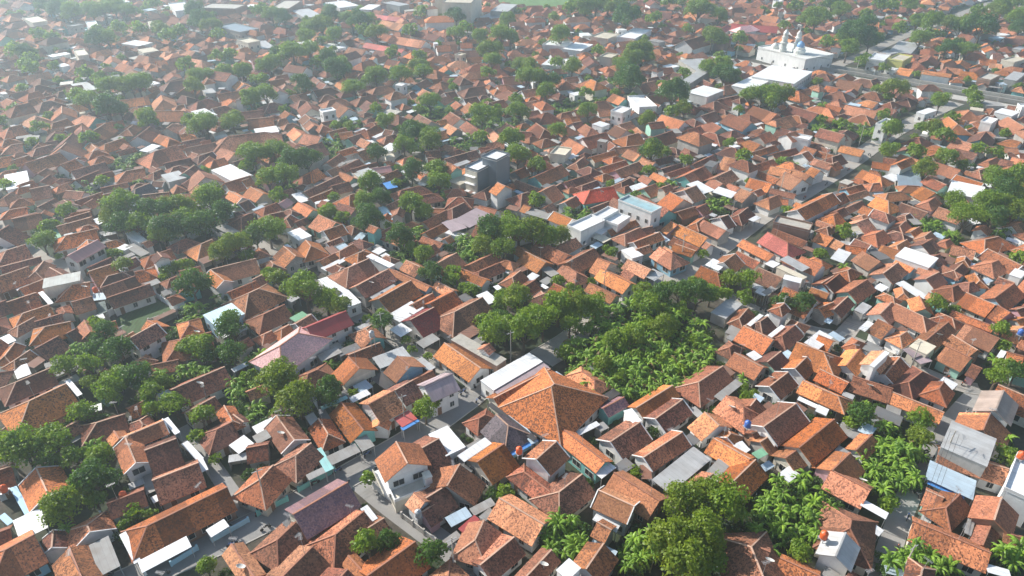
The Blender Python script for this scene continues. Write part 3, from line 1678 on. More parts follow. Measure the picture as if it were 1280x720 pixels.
M['leaf_dark'] = leaf_mat('dark_green_leaves', (0.045, 0.115, 0.022), (0.12, 0.22, 0.03), (0.075, 0.15, 0.025))
M['banana'] = leaf_mat('banana_leaf', (0.08, 0.18, 0.02), (0.36, 0.54, 0.05), (0.14, 0.26, 0.03), 0.35, 0.07)
M['shrub'] = leaf_mat('shrub_leaves', (0.04, 0.09, 0.018), (0.10, 0.17, 0.03), (0.05, 0.12, 0.02))
M['car'] = plain_mat('white_car_paint', (0.75, 0.75, 0.74), 0.3)
M['tyre'] = plain_mat('black_rubber', (0.02, 0.02, 0.02), 0.8)
M['dome_blue'] = plain_mat('blue_dome_tiles', (0.22, 0.42, 0.70), 0.4)
M['water'] = plain_mat('canal_water', (0.30, 0.30, 0.23), 0.6)
def field_mat():
    k = NT('planted_rows')
    tc = k.n("ShaderNodeUVMap").outputs[0]
    sx = k.n("ShaderNodeSeparateXYZ"); k.l(tc, sx.inputs[0])
    row = k.math('SINE', k.math('MULTIPLY', sx.outputs[0], 7.0))
    ns = k.n("ShaderNodeTexNoise"); ns.inputs['Scale'].default_value = 1.5; ns.inputs['Detail'].default_value = 6
    geo = k.n("ShaderNodeNewGeometry"); k.l(geo.outputs['Position'], ns.inputs['Vector'])
    f = k.math('ADD', k.math('MULTIPLY', row, 0.25), ns.outputs[0], True)
    k.l(k.mix(f, (0.045, 0.05, 0.022), (0.05, 0.12, 0.025)), k.b.inputs['Base Color'])
    k.b.inputs['Roughness'].default_value = 0.9
    return k.m
M['field'] = field_mat()
M['meadow'] = wall_mat('bright_meadow_grass', (0.13, 0.24, 0.06), 0.6, 0.9, 0.1)
def ground_mat():
    k = NT('bare_earth')
    geo = k.n("ShaderNodeNewGeometry")
    a = k.n("ShaderNodeTexNoise"); a.inputs['Scale'].default_value = 0.06; a.inputs['Detail'].default_value = 8
    b = k.n("ShaderNodeTexNoise"); b.inputs['Scale'].default_value = 0.9; b.inputs['Detail'].default_value = 8; b.inputs['Roughness'].default_value = 0.75
    k.l(geo.outputs['Position'], a.inputs['Vector']); k.l(geo.outputs['Position'], b.inputs['Vector'])
    c = k.mix(k.ramp(b.outputs[0], (0.35, 0.0), (0.65, 1.0)), (0.035, 0.030, 0.022), (0.11, 0.088, 0.066))
    c = k.mix(k.ramp(a.outputs[0], (0.42, 0.0), (0.56, 0.85)), c, (0.022, 0.042, 0.013))
    k.l(c, k.b.inputs['Base Color'])
    k.b.inputs['Roughness'].default_value = 0.95
    return k.m
M['earth'] = ground_mat()

# ---------------------------------------------------------------- mesh helpers
class MB:
    def __init__(s):
        s.v, s.f, s.m, s.uv, s.mats = [], [], [], [], []
    def mi(s, mat):
        if mat not in s.mats: s.mats.append(mat)
        return s.mats.index(mat)
    def add(s, vs, fs, mat, uvs=None):
        o = len(s.v)
        s.v.extend(vs)
        i = s.mi(mat)
        for k, f in enumerate(fs):
            s.f.append([o + a for a in f]); s.m.append(i)
            if uvs is not None: s.uv.append(uvs[k])
            else: s.uv.append([(vs[a][0], vs[a][1]) for a in f])
    def box(s, x0, x1, y0, y1, z0, z1, mat):
        s.add([(x0,y0,z0),(x1,y0,z0),(x1,y1,z0),(x0,y1,z0),(x0,y0,z1),(x1,y0,z1),(x1,y1,z1),(x0,y1,z1)],
              [(0,3,2,1),(4,5,6,7),(0,1,5,4),(1,2,6,5),(2,3,7,6),(3,0,4,7)], mat)
    def bar(s, p, q, w, h, mat):
        p, q = Vector(p), Vector(q); d = (q - p)
        if d.length < 1e-4: return
        d.normalize()
        up = Vector((0, 0, 1)) if abs(d.z) < .9 else Vector((1, 0, 0))
        a = d.cross(up).normalized() * (w / 2); b = a.cross(d).normalized() * (h / 2)
        vs = [tuple(c + sa * a + sb * b) for c in (p, q) for sa, sb in ((-1,-1),(1,-1),(1,1),(-1,1))]
        s.add(vs, [(0,1,2,3),(7,6,5,4),(0,4,5,1),(1,5,6,2),(2,6,7,3),(3,7,4,0)], mat)
    def tube(s, pts, rads, n, mat, cap=True):
        o = []
        for i, p in enumerate(pts):
            p = Vector(p)
            d = Vector(pts[min(i + 1, len(pts) - 1)]) - Vector(pts[max(i - 1, 0)])
            d.normalize()
            a = d.cross(Vector((0.3, 1, 0.1))).normalized(); b = d.cross(a)
            for k in range(n):
                t = 2 * math.pi * k / n
                o.append(tuple(p + rads[i] * (math.cos(t) * a + math.sin(t) * b)))
        fs = []
        for i in range(len(pts) - 1):
            for k in range(n):
                k2 = (k + 1) % n
                fs.append((i*n + k, i*n + k2, (i+1)*n + k2, (i+1)*n + k))
        if cap:
            fs.append(tuple(range(n - 1, -1, -1))); fs.append(tuple(range((len(pts)-1)*n, len(pts)*n)))
        s.add(o, fs, mat)
    def lathe(s, prof, n, mat, c=(0, 0)):
        o, fs = [], []
        for r, z in prof:
            for k in range(n):
                t = 2 * math.pi * k / n
                o.append((c[0] + r * math.cos(t), c[1] + r * math.sin(t), z))
        for i in range(len(prof) - 1):
            for k in range(n):
                k2 = (k + 1) % n
                fs.append((i*n + k, i*n + k2, (i+1)*n + k2, (i+1)*n + k))
        s.add(o, fs, mat)
    def build(s, name, parent=None, smooth=False):
        me = bpy.data.meshes.new(name)
        me.from_pydata(s.v, [], s.f)
        for m in s.mats: me.materials.append(M[m] if isinstance(m, str) and m in M else (W_[m[2:]] if isinstance(m, str) else m))
        me.polygons.foreach_set('material_index', s.m)
        uv = me.uv_layers.new(name='UVMap')
        flat = [c for f in s.uv for p in f for c in p]
        uv.data.foreach_set('uv', flat)
        if smooth: me.polygons.foreach_set('use_smooth', [True] * len(s.f))
        me.update()
        o = bpy.data.objects.new(name, me)
        col.objects.link(o)
        if parent: o.parent = parent
        return o
    def transform_into(s, dst, loc, rot):
        c, sn = math.cos(rot), math.sin(rot)
        o = len(dst.v)
        dst.v.extend([(loc[0] + x*c - y*sn, loc[1] + x*sn + y*c, z) for x, y, z in s.v])
        mp = [dst.mi(m) for m in s.mats]
        dst.f.extend([[o + a for a in f] for f in s.f])
        dst.m.extend([mp[i] for i in s.m])
        dst.uv.extend(s.uv)

def link_mesh(name, me, parent=None):
    o = bpy.data.objects.new(name, me); col.objects.link(o)
    if parent: o.parent = parent
    return o
def empty(name, loc, rz=0.0):
    o = bpy.data.objects.new(name, None); col.objects.link(o)
    o.empty_display_size = 0.5
    o.location = loc; o.rotation_euler = (0, 0, rz)
    return o
def tag(o, label=None, cat=None, group=None, kind=None):
    if label: o['label'] = label
    if cat: o['category'] = cat
    if group: o['group'] = group
    if kind: o['kind'] = kind
    return o

# ---------------------------------------------------------------- read the survey
TP = 0.60                                      # roof pitch (tangent)
houses, boxes, walls, trees, bananas = [], [], [], [], []
TILED = {'o', 'r', 'd', 'p', 'k', 'red', 'maroontile', 'pink'}

def survey_house(t, x0, y0, s):
    kind = t[0]
    n = [float(v) for v in t[1:7]]
    A, B, E = [(x0 + n[i] / s, y0 + n[i+1] / s) for i in (0, 2, 4)]
    d = dict(kind=kind, colr=t[7], e=3.1, trim=False, wall=None, sheets=[], A=A, B=B, E=E)
    for k in t[8:]:
        if k[0] == 'e': d['e'] = float(k[1:])
        elif k == 'w': d['trim'] = True
        elif k.startswith('k='): d['key'] = k[2:]
    d['e'] *= 0.85
    w = 4.0
    for _ in range(40):
        hr = d['e'] + w * TP
        a, b, e = P(*A, hr), P(*B, hr), P(*E, d['e'])
        L = math.hypot(b[0] - a[0], b[1] - a[1])
        ux, uy = (b[0] - a[0]) / L, (b[1] - a[1]) / L
        w2 = abs((e[0] - a[0]) * -uy + (e[1] - a[1]) * ux)
        w = 0.6 * w + 0.4 * max(1.4, min(8.5, w2))
    if kind in ('hb', 'ha', 'h') and L > 30: pass
    d.update(w=w, L=L, hr=d['e'] + w * TP, x=(a[0] + b[0]) / 2, y=(a[1] + b[1]) / 2, rot=math.atan2(uy, ux))
    return d

def para(t, x0, y0, s):
    n = [float(v) for v in t[1:7]]; h = float(t[7])
    A, B, C = [P(x0 + n[i] / s, y0 + n[i+1] / s, h) for i in (0, 2, 4)]
    # rectangle fitted to the three corners
    ux, uy = B[0] - A[0], B[1] - A[1]; vx, vy = C[0] - B[0], C[1] - B[1]
    U, V = math.hypot(ux, uy), math.hypot(vx, vy)
    if U >= V: ang = math.atan2(uy, ux)
    else: ang = math.atan2(vy, vx) + math.pi / 2
    cx, cy = (A[0] + C[0]) / 2, (A[1] + C[1]) / 2
    c, sn = math.cos(ang), math.sin(ang)
    hx = max(abs((p[0]-cx)*c + (p[1]-cy)*sn) for p in (A, B, C))
    hy = max(abs(-(p[0]-cx)*sn + (p[1]-cy)*c) for p in (A, B, C))
    hx = 0.5 * hx + 0.25 * U if U > 0 else hx
    hy = 0.5 * hy + 0.25 * V
    return dict(x=cx, y=cy, rot=ang, hx=max(0.5, hx), hy=max(0.5, hy), h=h, colr=t[8] if len(t) > 8 else 'grey', key=t[9][2:] if len(t) > 9 else None)

x0 = y0 = 0.0; s_ = 1.0
for ln in DATA.strip().splitlines():
    t = ln.split()
    if t[0] == 'T': x0, y0, s_ = float(t[1]), float(t[2]), float(t[3])
    elif t[0] in ('g', 'h', 'ha', 'hb'): houses.append(survey_house(t, x0, y0, s_))
    elif t[0] == 'c':
        c = para(t, x0, y0, s_)
        if houses:
            best = min(houses[-14:], key=lambda q: math.hypot(q['x'] - c['x'], q['y'] - c['y']))
            best['sheets'].append(c)
    elif t[0] == 'b': boxes.append(para(t, x0, y0, s_))
    elif t[0] == 'f':
        n = [float(v) for v in t[1:5]]
        walls.append((P(x0 + n[0]/s_, y0 + n[1]/s_), P(x0 + n[2]/s_, y0 + n[3]/s_), float(t[5]), t[6]))
for ln in TREES.strip().splitlines():
    t = ln.split()
    if t[0] == 'T': x0, y0, s_ = float(t[1]), float(t[2]), float(t[3])
    elif t[0] == 't':
        px, py, pr = x0 + float(t[1])/s_, y0 + float(t[2])/s_, float(t[3])/s_
        r = 4.0
        for _ in range(12):
            hc = 1.5 + 1.0 * r
            X, Y = P(px, py, hc)
            _, _, dep = proj(X, Y, hc)
            r = pr * dep / FPX
        trees.append(dict(x=X, y=Y, r=max(1.2, min(r, 9.5)), k=t[4] if len(t) > 4 else 'm'))
    elif t[0] == 'n':
        bananas.append(P(x0 + float(t[1])/s_, y0 + float(t[2])/s_, 2.2))
    elif t[0] == 'N':
        cxp, cyp, rx, ry, n = [float(v) for v in t[1:6]]
        for _ in range(int(n*2.1)):
            a, q = rnd.uniform(0, 6.283), math.sqrt(rnd.random())
            bananas.append(P(x0 + (cxp + rx*q*math.cos(a))/s_, y0 + (cyp + ry*q*math.sin(a))/s_, 2.4))

# ---------------------------------------------------------------- roads
ROADS = [
 ('street', 6.8, 'concrete_road', [(676,449),(715,425),(755,392),(800,362),(850,343),(900,308),(955,268),(1005,240),(1060,205),(1110,170),(1150,148),(1195,128)]),
 ('street', 3.6, 'concrete_road', [(850,345),(905,370),(960,395),(1010,412),(1062,425),(1130,455),(1190,480),(1225,487)]),
 ('lane', 3.6, 'asphalt', [(1225,487),(1195,520),(1165,560),(1145,600),(1122,655),(1095,740)]),
 ('street', 5.6, 'asphalt', [(110,750),(220,700),(300,665),(380,625),(440,592),(520,545),(580,503),(600,488),(650,462),(676,449)]),
 ('lane', 4.2, 'concrete_road', [(600,488),(588,470),(550,458),(512,437),(470,408),(430,385),(375,345),(345,320),(315,300)]),
 ('lane', 4.4, 'asphalt', [(440,592),(480,625),(520,655),(570,692),(650,750)]),
 ('lane', 3.0, 'asphalt', [(225,535),(260,575),(290,618),(320,655)]),
 ('lane', 3.4, 'concrete_road', [(0,255),(11,289),(34,306),(52,321),(81,332),(101,349),(118,362)]),
 ('highway', 7.5, 'kerb', [(850,66),(916,76),(960,84),(1020,91),(1065,98),(1135,111),(1185,120),(1300,140)]),
 ('highway', 6.5, 'concrete_road', [(1030,92),(1050,80),(1080,68),(1110,54),(1140,41),(1200,18),(1290,-14)]),
 ('lane', 3.5, 'concrete_road', [(600,262),(660,290),(700,300),(745,330),(790,362)]),
]
def smooth_line(pts, n=6):
    out = []
    for i in range(len(pts) - 1):
        p0, p1, p2, p3 = pts[max(i-1,0)], pts[i], pts[i+1], pts[min(i+2, len(pts)-1)]
        for k in range(n):
            t = k / n
            out.append(tuple(0.5*((2*p1[j]) + (-p0[j]+p2[j])*t + (2*p0[j]-5*p1[j]+4*p2[j]-p3[j])*t*t + (-p0[j]+3*p1[j]-3*p2[j]+p3[j])*t**3) for j in (0, 1)))
    out.append(pts[-1])
    return out
def strip(mb, pts, w, z, mat, off=0.0, thick=None):
    L, Rr, acc, us = [], [], 0, []
    for i, p in enumerate(pts):
        a, b = pts[max(i-1,0)], pts[min(i+1, len(pts)-1)]
        dx, dy = b[0]-a[0], b[1]-a[1]; l = math.hypot(dx, dy) or 1
        nx, ny = -dy/l, dx/l
        L.append((p[0]+nx*(off+w/2), p[1]+ny*(off+w/2))); Rr.append((p[0]+nx*(off-w/2), p[1]+ny*(off-w/2)))
    n = len(pts)
    if thick is None:
        vs = [(x, y, z) for x, y in L] + [(x, y, z) for x, y in Rr]
        mb.add(vs, [(i, n+i, n+i+1, i+1) for i in range(n-1)], mat)
    else:
        vs = [(x, y, z) for x, y in L] + [(x, y, z) for x, y in Rr] + [(x, y, z-thick) for x, y in L] + [(x, y, z-thick) for x, y in Rr]
        fs = []
        for i in range(n-1):
            fs += [(i, n+i, n+i+1, i+1), (2*n+i, i, i+1, 2*n+i+1), (n+i, 3*n+i, 3*n+i+1, n+i+1)]
        fs += [(0, 2*n, 3*n, n), (n-1, 2*n-1, 4*n-1, 3*n-1)]
        mb.add(vs, fs, mat)
road_lines = []
for i, (nm, w, mt, px) in enumerate(ROADS):
    pts = smooth_line([P(*p) for p in px])
    road_lines.append((pts, w))
    mb = MB(); strip(mb, pts, w, 0.012 + 0.005*i, mt)
    o = mb.build(nm); tag(o, kind='structure')
    if nm in ('street', 'highway'):
        kb = MB()
        for sgn in (-1, 1): strip(kb, pts, 0.16, 0.13, 'kerb', sgn*(w/2+0.09), 0.13)
        tag(kb.build('kerb'), kind='structure')
# canal beside the highway
hw = road_lines[8][0]
mb = MB(); strip(mb, hw[12:], 5.0, 0.10, 'water', 10.5); tag(mb.build('canal_water'), kind='structure')
for off, lb in ((7.2, 'long pale concrete canal wall nearer the highway'), (14.2, 'long pale concrete canal wall on the far bank')):
    mb = MB(); strip(mb, hw[12:], .7, 1.5, 'kerb', off, 1.5); tag(mb.build('canal_wall'), lb, 'wall', 'walls along the canal')

# ---------------------------------------------------------------- occupancy
GX0, GY0, GX1, GY1, GS = -480, 30, 480, 700, 0.5
NX, NY = int((GX1-GX0)/GS), int((GY1-GY0)/GS)
occ = np.zeros((NX, NY), bool)
def stamp_rect(x, y, rot, hx, hy, test=False, mx=0.0):
    r = math.hypot(hx, hy) + 1
    i0, i1 = int((x-r-GX0)/GS), int((x+r-GX0)/GS)+1
    j0, j1 = int((y-r-GY0)/GS), int((y+r-GY0)/GS)+1
    if i0 < 0 or j0 < 0 or i1 >= NX or j1 >= NY: return True if test else None
    gx = GX0 + (np.arange(i0, i1)+.5)*GS - x; gy = GY0 + (np.arange(j0, j1)+.5)*GS - y
    c, s = math.cos(rot), math.sin(rot)
    lx = gx[:, None]*c + gy[None]*s; ly = -gx[:, None]*s + gy[None]*c
    m = (abs(lx) < hx) & (abs(ly) < hy)
    if test:
        n = m.sum()
        return n == 0 or (occ[i0:i1, j0:j1] & m).sum() > mx * n
    occ[i0:i1, j0:j1] |= m
def stamp_disc(x, y, r):
    i0, i1 = int((x-r-GX0)/GS), int((x+r-GX0)/GS)+1
    j0, j1 = int((y-r-GY0)/GS), int((y+r-GY0)/GS)+1
    if i0 < 0 or j0 < 0 or i1 >= NX or j1 >= NY: return
    gx = GX0 + (np.arange(i0, i1)+.5)*GS - x; gy = GY0 + (np.arange(j0, j1)+.5)*GS - y
    occ[i0:i1, j0:j1] |= (gx[:, None]**2 + gy[None]**2 < r*r)
def hfoot(h):
    hip = {'g': (0, 0), 'h': (1, 1), 'ha': (1, 0), 'hb': (0, 1)}[h['kind']]
    xa, xb = -h['L']/2 - hip[0]*h['w'], h['L']/2 + hip[1]*h['w']
    return xa, xb
for h in houses:
    xa, xb = hfoot(h); c = (xa+xb)/2
    stamp_rect(h['x']+c*math.cos(h['rot']), h['y']+c*math.sin(h['rot']), h['rot'], (xb-xa)/2, h['w'])
    for q in h['sheets']: stamp_rect(q['x'], q['y'], q['rot'], q['hx'], q['hy'])
for b in boxes: stamp_rect(b['x'], b['y'], b['rot'], b['hx'], b['hy'])
CLR = {0: 2.0, 8: 3.0, 9: 3.0, 3: 1.0}
for ri, (pts, w) in enumerate(road_lines):
    for i in range(len(pts)-1):
        n = max(2, int(math.dist(pts[i], pts[i+1])/1.0))
        for k in range(n):
            t = k/n
            stamp_disc(pts[i][0]+(pts[i+1][0]-pts[i][0])*t, pts[i][1]+(pts[i+1][1]-pts[i][1])*t, w/2+(CLR.get(ri, .5)))
def stamp_poly_px(px):
    pts = [P(*p) for p in px]
    xs, ys = [p[0] for p in pts], [p[1] for p in pts]
    for i in range(max(0, int((min(xs)-GX0)/GS)), min(NX, int((max(xs)-GX0)/GS))):
        X = GX0+(i+.5)*GS
        cr = []
        for a, b in zip(pts, pts[1:]+pts[:1]):
            if (a[0] > X) != (b[0] > X): cr.append(a[1]+(X-a[0])*(b[1]-a[1])/(b[0]-a[0]))
        cr.sort()
        for u, v in zip(cr[::2], cr[1::2]):
            occ[i, max(0, int((u-GY0)/GS)):max(0, min(NY, int((v-GY0)/GS)))] = True
FIELD = [(140,402),(193,371),(222,392),(170,425)]
GREEN = [(600,-6),(645,14),(700,14),(760,4),(770,-12)]
for ri, dd, rr_ in ((0, 5.5, 3.2), (3, 4.5, 2.2), (8, 6.5, 3.0), (9, 6.0, 3.0)):
    pts, w = road_lines[ri]
    for i in range(len(pts)-1):
        a, b = pts[i], pts[i+1]; l = math.dist(a, b) or 1
        nx, ny = (b[1]-a[1])/l, -(b[0]-a[0])/l
        if nx*a[0]+ny*a[1] > 0: nx, ny = -nx, -ny
        for k in range(max(2, int(l/1.5))):
            t = k/max(2, int(l/1.5))
            stamp_disc(a[0]+(b[0]-a[0])*t+nx*dd, a[1]+(b[1]-a[1])*t+ny*dd, rr_)
stamp_poly_px(FIELD); stamp_poly_px(GREEN)
stamp_poly_px([(700,428),(735,400),(790,362),(860,345),(905,372),(905,440),(850,490),(790,505),(745,470)])
stamp_poly_px([(1040,420),(1062,395),(1080,402),(1062,432)])
stamp_poly_px([(930,78),(955,60),(1000,86),(950,90)])
stamp_poly_px([(1035,86),(1290,126),(1290,136),(1040,96)])
occ_tree = occ.copy()
tmp = occ
for t in trees: stamp_disc(t['x'], t['y'], t['r']*0.62)
for b in bananas: stamp_disc(b[0], b[1], 1.2)

# ---------------------------------------------------------------- fill the rest of the town
TREES_N = len(trees)
HX0 = 0
HX = np.array([h['x'] for h in houses]); HY = np.array([h['y'] for h in houses]); HR = np.array([h['rot'] for h in houses])
def near_rot(x, y):
    i = np.argsort((HX-x)**2+(HY-y)**2)[:3]
    return HR[i[rnd.randrange(3)]]
ncols = ['o']*3 + ['r']*8 + ['d']*7
new_h, new_b, new_s = [], [], []
def inview(x, y, m=60):
    px, py, d = proj(x, y)
    return d > 0 and -m < px < 1280+m and -50 < py < 720+m
def fill(n, Lr, wr, mx, target):
    for _ in range(n):
        py = rnd.uniform(-40, 740) if target != 'far' else rnd.uniform(-40, 200)
        px = rnd.uniform(-60, 1340)
        # uniform over the ground rather than over the picture
        Y = rnd.uniform(50, 610); X = rnd.uniform(-0.8*Y-20, 0.8*Y+20)
        if not inview(X, Y): continue
        rot = near_rot(X, Y) + rnd.gauss(0, 0.05) + (math.pi/2 if rnd.random() < .42 else 0)
        w = rnd.uniform(*wr); L = rnd.uniform(*Lr)
        kind = rnd.choice(['g', 'g', 'g', 'h', 'h', 'h', 'ha', 'hb'])
        if kind != 'g': L = max(1.5, L - w*(2 if kind == 'h' else 1))
        d = dict(kind=kind, w=w, L=L, rot=rot, x=X, y=Y, e=rnd.uniform(2.3, 3.0), trim=rnd.random() < .12, wall=None, sheets=[], colr=rnd.choice(ncols))
        if rnd.random() < .05: d['e'] += 2.8
        xa, xb = hfoot(d); c = (xa+xb)/2
        d['x'] -= c*math.cos(rot); d['y'] -= c*math.sin(rot)
        if stamp_rect(X, Y, rot, (xb-xa)/2-.2, w-.2, True, mx): continue
        d['hr'] = d['e'] + w*TP
        q = rnd.random()
        if q < (.035 if proj(X, Y)[1] < 240 else 0):
            new_b.append(dict(x=X, y=Y, rot=rot, hx=(xb-xa)/2*.7, hy=w*.7, h=rnd.choice([3.4, 3.6, 4, 6.4]), colr=rnd.choice(['white', 'whitemetal', 'lightmetal', 'cream', 'concrete', 'grey', 'lightblue']), key=None))
        else:
            new_h.append(d)
            if rnd.random() < .2:
                sg = rnd.choice((-1, 1)); u = rnd.uniform(-.3, .3)*L; off = sg*(w+rnd.uniform(.2, .9))
                cq, sq = math.cos(rot), math.sin(rot)
                d['sheets'].append(dict(x=d['x']+u*cq-off*sq, y=d['y']+u*sq+off*cq, rot=rot, hx=rnd.uniform(.8, 2.0), hy=rnd.uniform(.5, .9), h=2.3, colr=rnd.choice(['white', 'whitemetal', 'lightmetal', 'grey', 'lightblue', 'grey', 'brown']), key=None))
        stamp_rect(X, Y, rot, (xb-xa)/2, w)
for _ in range(1500):
    Y = rnd.uniform(170, 560); X = rnd.uniform(-0.8*Y, 0.8*Y)
    r = rnd.uniform(1.4, 2.6)
    if rnd.random() < .55 or stamp_rect(X, Y, 0, r*.7, r*.7, True, 0.0): continue
    stamp_disc(X, Y, r*.7); trees.append(dict(x=X, y=Y, r=r, k='m'))
    if len(trees) > TREES_N + 130: break
fill(3500, (10, 14), (4.0, 5.0), 0.03, 'all')
fill(14000, (6.5, 10), (3.2, 4.3), 0.05, 'all')
fill(22000, (4.8, 7.4), (2.4, 3.4), 0.08, 'all')
fill(20000, (3.2, 5.0), (1.7, 2.4), 0.08, 'all')
# little lean-to sheets in the gaps
for _ in range(16000):
    Y = rnd.uniform(55, 480); X = rnd.uniform(-0.8*Y-10, 0.8*Y+10)
    if not inview(X, Y, 20): continue
    rot = near_rot(X, Y) + rnd.gauss(0, .05)
    hx, hy = rnd.uniform(1.0, 2.6), rnd.uniform(.7, 1.6)
    if stamp_rect(X, Y, rot, hx, hy, True, 0.15): continue
    stamp_rect(X, Y, rot, hx, hy)
    new_s.append(dict(x=X, y=Y, rot=rot, hx=hx, hy=hy, h=rnd.uniform(2.2, 3.0), colr=rnd.choice(['grey', 'grey', 'white', 'lightmetal', 'brown', 'brown', 'greydark', 'brown', 'lightblue', 'grey', 'greydark']), key=None))
print('survey', len(houses), 'boxes', len(boxes), 'filled', len(new_h), len(new_b), 'sheets', len(new_s), 'trees', len(trees), 'bananas', len(bananas), round(time.time()-T0, 1))

# random extra trees and shrubs in remaining free spots
shrubs = []
for _ in range(20000):
    Y = rnd.uniform(55, 560); X = rnd.uniform(-0.8*Y-10, 0.8*Y+10)
    if not inview(X, Y, 20): continue
    r = rnd.uniform(.7, 1.7) if Y < 260 else rnd.uniform(1.2, 3.0)
    if stamp_rect(X, Y, 0, r*.8, r*.8, True, 0.12): continue
    stamp_disc(X, Y, r)
    if r > 2.0: trees.append(dict(x=X, y=Y, r=r*1.15, k='m'))
    else: shrubs.append((X, Y, r))

# ---------------------------------------------------------------- house shapes (local axes: x along the ridge)
def house_meshes(h, near):
    L, w, e, hr = h['L'], h['w'], h['e'], h['hr']
    hipA, hipB = {'g': (0, 0), 'h': (1, 1), 'ha': (1, 0), 'hb': (0, 1)}[h['kind']]
    xa, xb = hfoot(h)
    ra, rb = -L/2, L/2
    tile = h['colr']
    th = 0.14
    rs = random.Random(int(h['x']*31+h['y']*17))
    vs = [(xa,-w,e),(xb,-w,e),(xb,w,e),(xa,w,e),(ra,0,hr),(rb,0,hr)]
    sag = 0.0
    vs = vs + [(x, y, z-th) for x, y, z in vs]
    sl = math.hypot(w, hr-e)
    fs = [(0,1,5,4),(2,3,4,5),(7,6,10,11),(9,8,11,10),(0,6,7,1),(2,8,9,3)]
    ou = rs.uniform(0, 50)
    uvs = [[(ou+xa,0),(ou+xb,0),(ou+rb,sl),(ou+ra,sl)], [(ou+xb+9,0),(ou+xa+9,0),(ou+ra+9,sl),(ou+rb+9,sl)],
           [(0,0)]*4, [(0,0)]*4, [(0,0)]*4, [(0,0)]*4]
    if hipA: fs += [(3,0,4),(6,9,10),(3,9,6,0)]; uvs += [[(ou-w,0),(ou+w,0),(ou,sl)], [(0,0)]*3, [(0,0)]*4]
    else: fs += [(0,4,10,6),(4,3,9,10)]; uvs += [[(0,0)]*4]*2
    if hipB: fs += [(1,2,5),(8,7,11),(1,7,8,2)]; uvs += [[(ou-w,0),(ou+w,0),(ou,sl)], [(0,0)]*3, [(0,0)]*4]
    else: fs += [(5,1,7,11),(2,5,11,8)]; uvs += [[(0,0)]*4]*2
    roof = MB(); roof.add(vs, fs, tile, uvs)
    cap = MB()
    cm = 'ridge' if rs.random() < .45 or h['trim'] else 'ridgedark'
    if tile not in TILED: cm = tile
    z = hr + 0.03
    cap.bar((ra-(0 if hipA else .05), 0, z), (rb+(0 if hipB else .05), 0, z), .26, .13, cm)
    for hip, x, xe in ((hipA, ra, xa), (hipB, rb, xb)):
        if hip:
            for sy in (-1, 1): cap.bar((x, 0, z), (xe, sy*w, e+.03), .22, .11, cm)
    if h['trim']:
        for hip, x in ((hipA, xa), (hipB, xb)):
            if not hip:
                for sy in (-1, 1): cap.bar((x, 0, hr+.05), (x, sy*w, e+.05), .17, .15, 'w:white')
    ov, og = min(.65, w*.22), .35
    wx0, wx1 = xa + (ov if hipA else og), xb - (ov if hipB else og)
    wy = w - ov
    zt = e + ov*TP - th - .02
    wc = h['wall'] or rs.choice(['white']*10+['cream']*5+['grey']*5+['teal', 'blue', 'green', 'pink', 'brick', 'brick'])
    if h['trim']: wc = 'white'
    h['wall'] = wc
    wm = 'w:'+wc
    body = MB()
    body.box(wx0, wx1, -wy, wy, 0, zt, wm)
    for hip, x in ((hipA, wx0), (hipB, wx1-.15)):
        if not hip:
            zp = hr - th - .03
            body.add([(x,-wy,zt),(x+.15,-wy,zt),(x+.15,wy,zt),(x,wy,zt),(x,0,zp),(x+.15,0,zp)],
                     [(0,1,5,4),(2,3,4,5),(3,0,4),(1,2,5),(0,3,2,1)], wm)
    h['dims'] = (wx0, wx1, wy, zt)
    return roof, cap, body

def sheet_mb(q, ox, oy, orot, posts=True):
    """a sheet roof in the parent's local axes"""
    mb = MB()
    dx, dy = q['x']-ox, q['y']-oy
    c, s = math.cos(-orot), math.sin(-orot)
    lx, ly = dx*c-dy*s, dx*s+dy*c
    a = q['rot']-orot; ca, sa = math.cos(a), math.sin(a)
    hx, hy, h = q['hx'], q['hy'], q['h']
    def tr(x, y, z): return (lx+x*ca-y*sa, ly+x*sa+y*ca, z)
    sl = .07*hy
    vs = [tr(-hx,-hy,h-sl), tr(hx,-hy,h-sl), tr(hx,hy,h+sl), tr(-hx,hy,h+sl)]
    vs += [(x, y, z-.07) for x, y, z in vs]
    uv = [[(-hx,-hy),(hx,-hy),(hx,hy),(-hx,hy)]] + [[(0.5,0)]*4]*5
    mb.add(vs, [(0,1,2,3),(7,6,5,4),(0,4,5,1),(1,5,6,2),(2,6,7,3),(3,7,4,0)], q['colr'], uv)
    if posts:
        for px, py in ((-1,-1),(1,-1),(1,1),(-1,1)):
            x, y, _ = tr(px*(hx-.12), py*(hy-.12), 0)
            zz = h - .09 + py*sl
            mb.box(x-.05, x+.05, y-.05, y+.05, 0, zz, 'steel')
    return mb

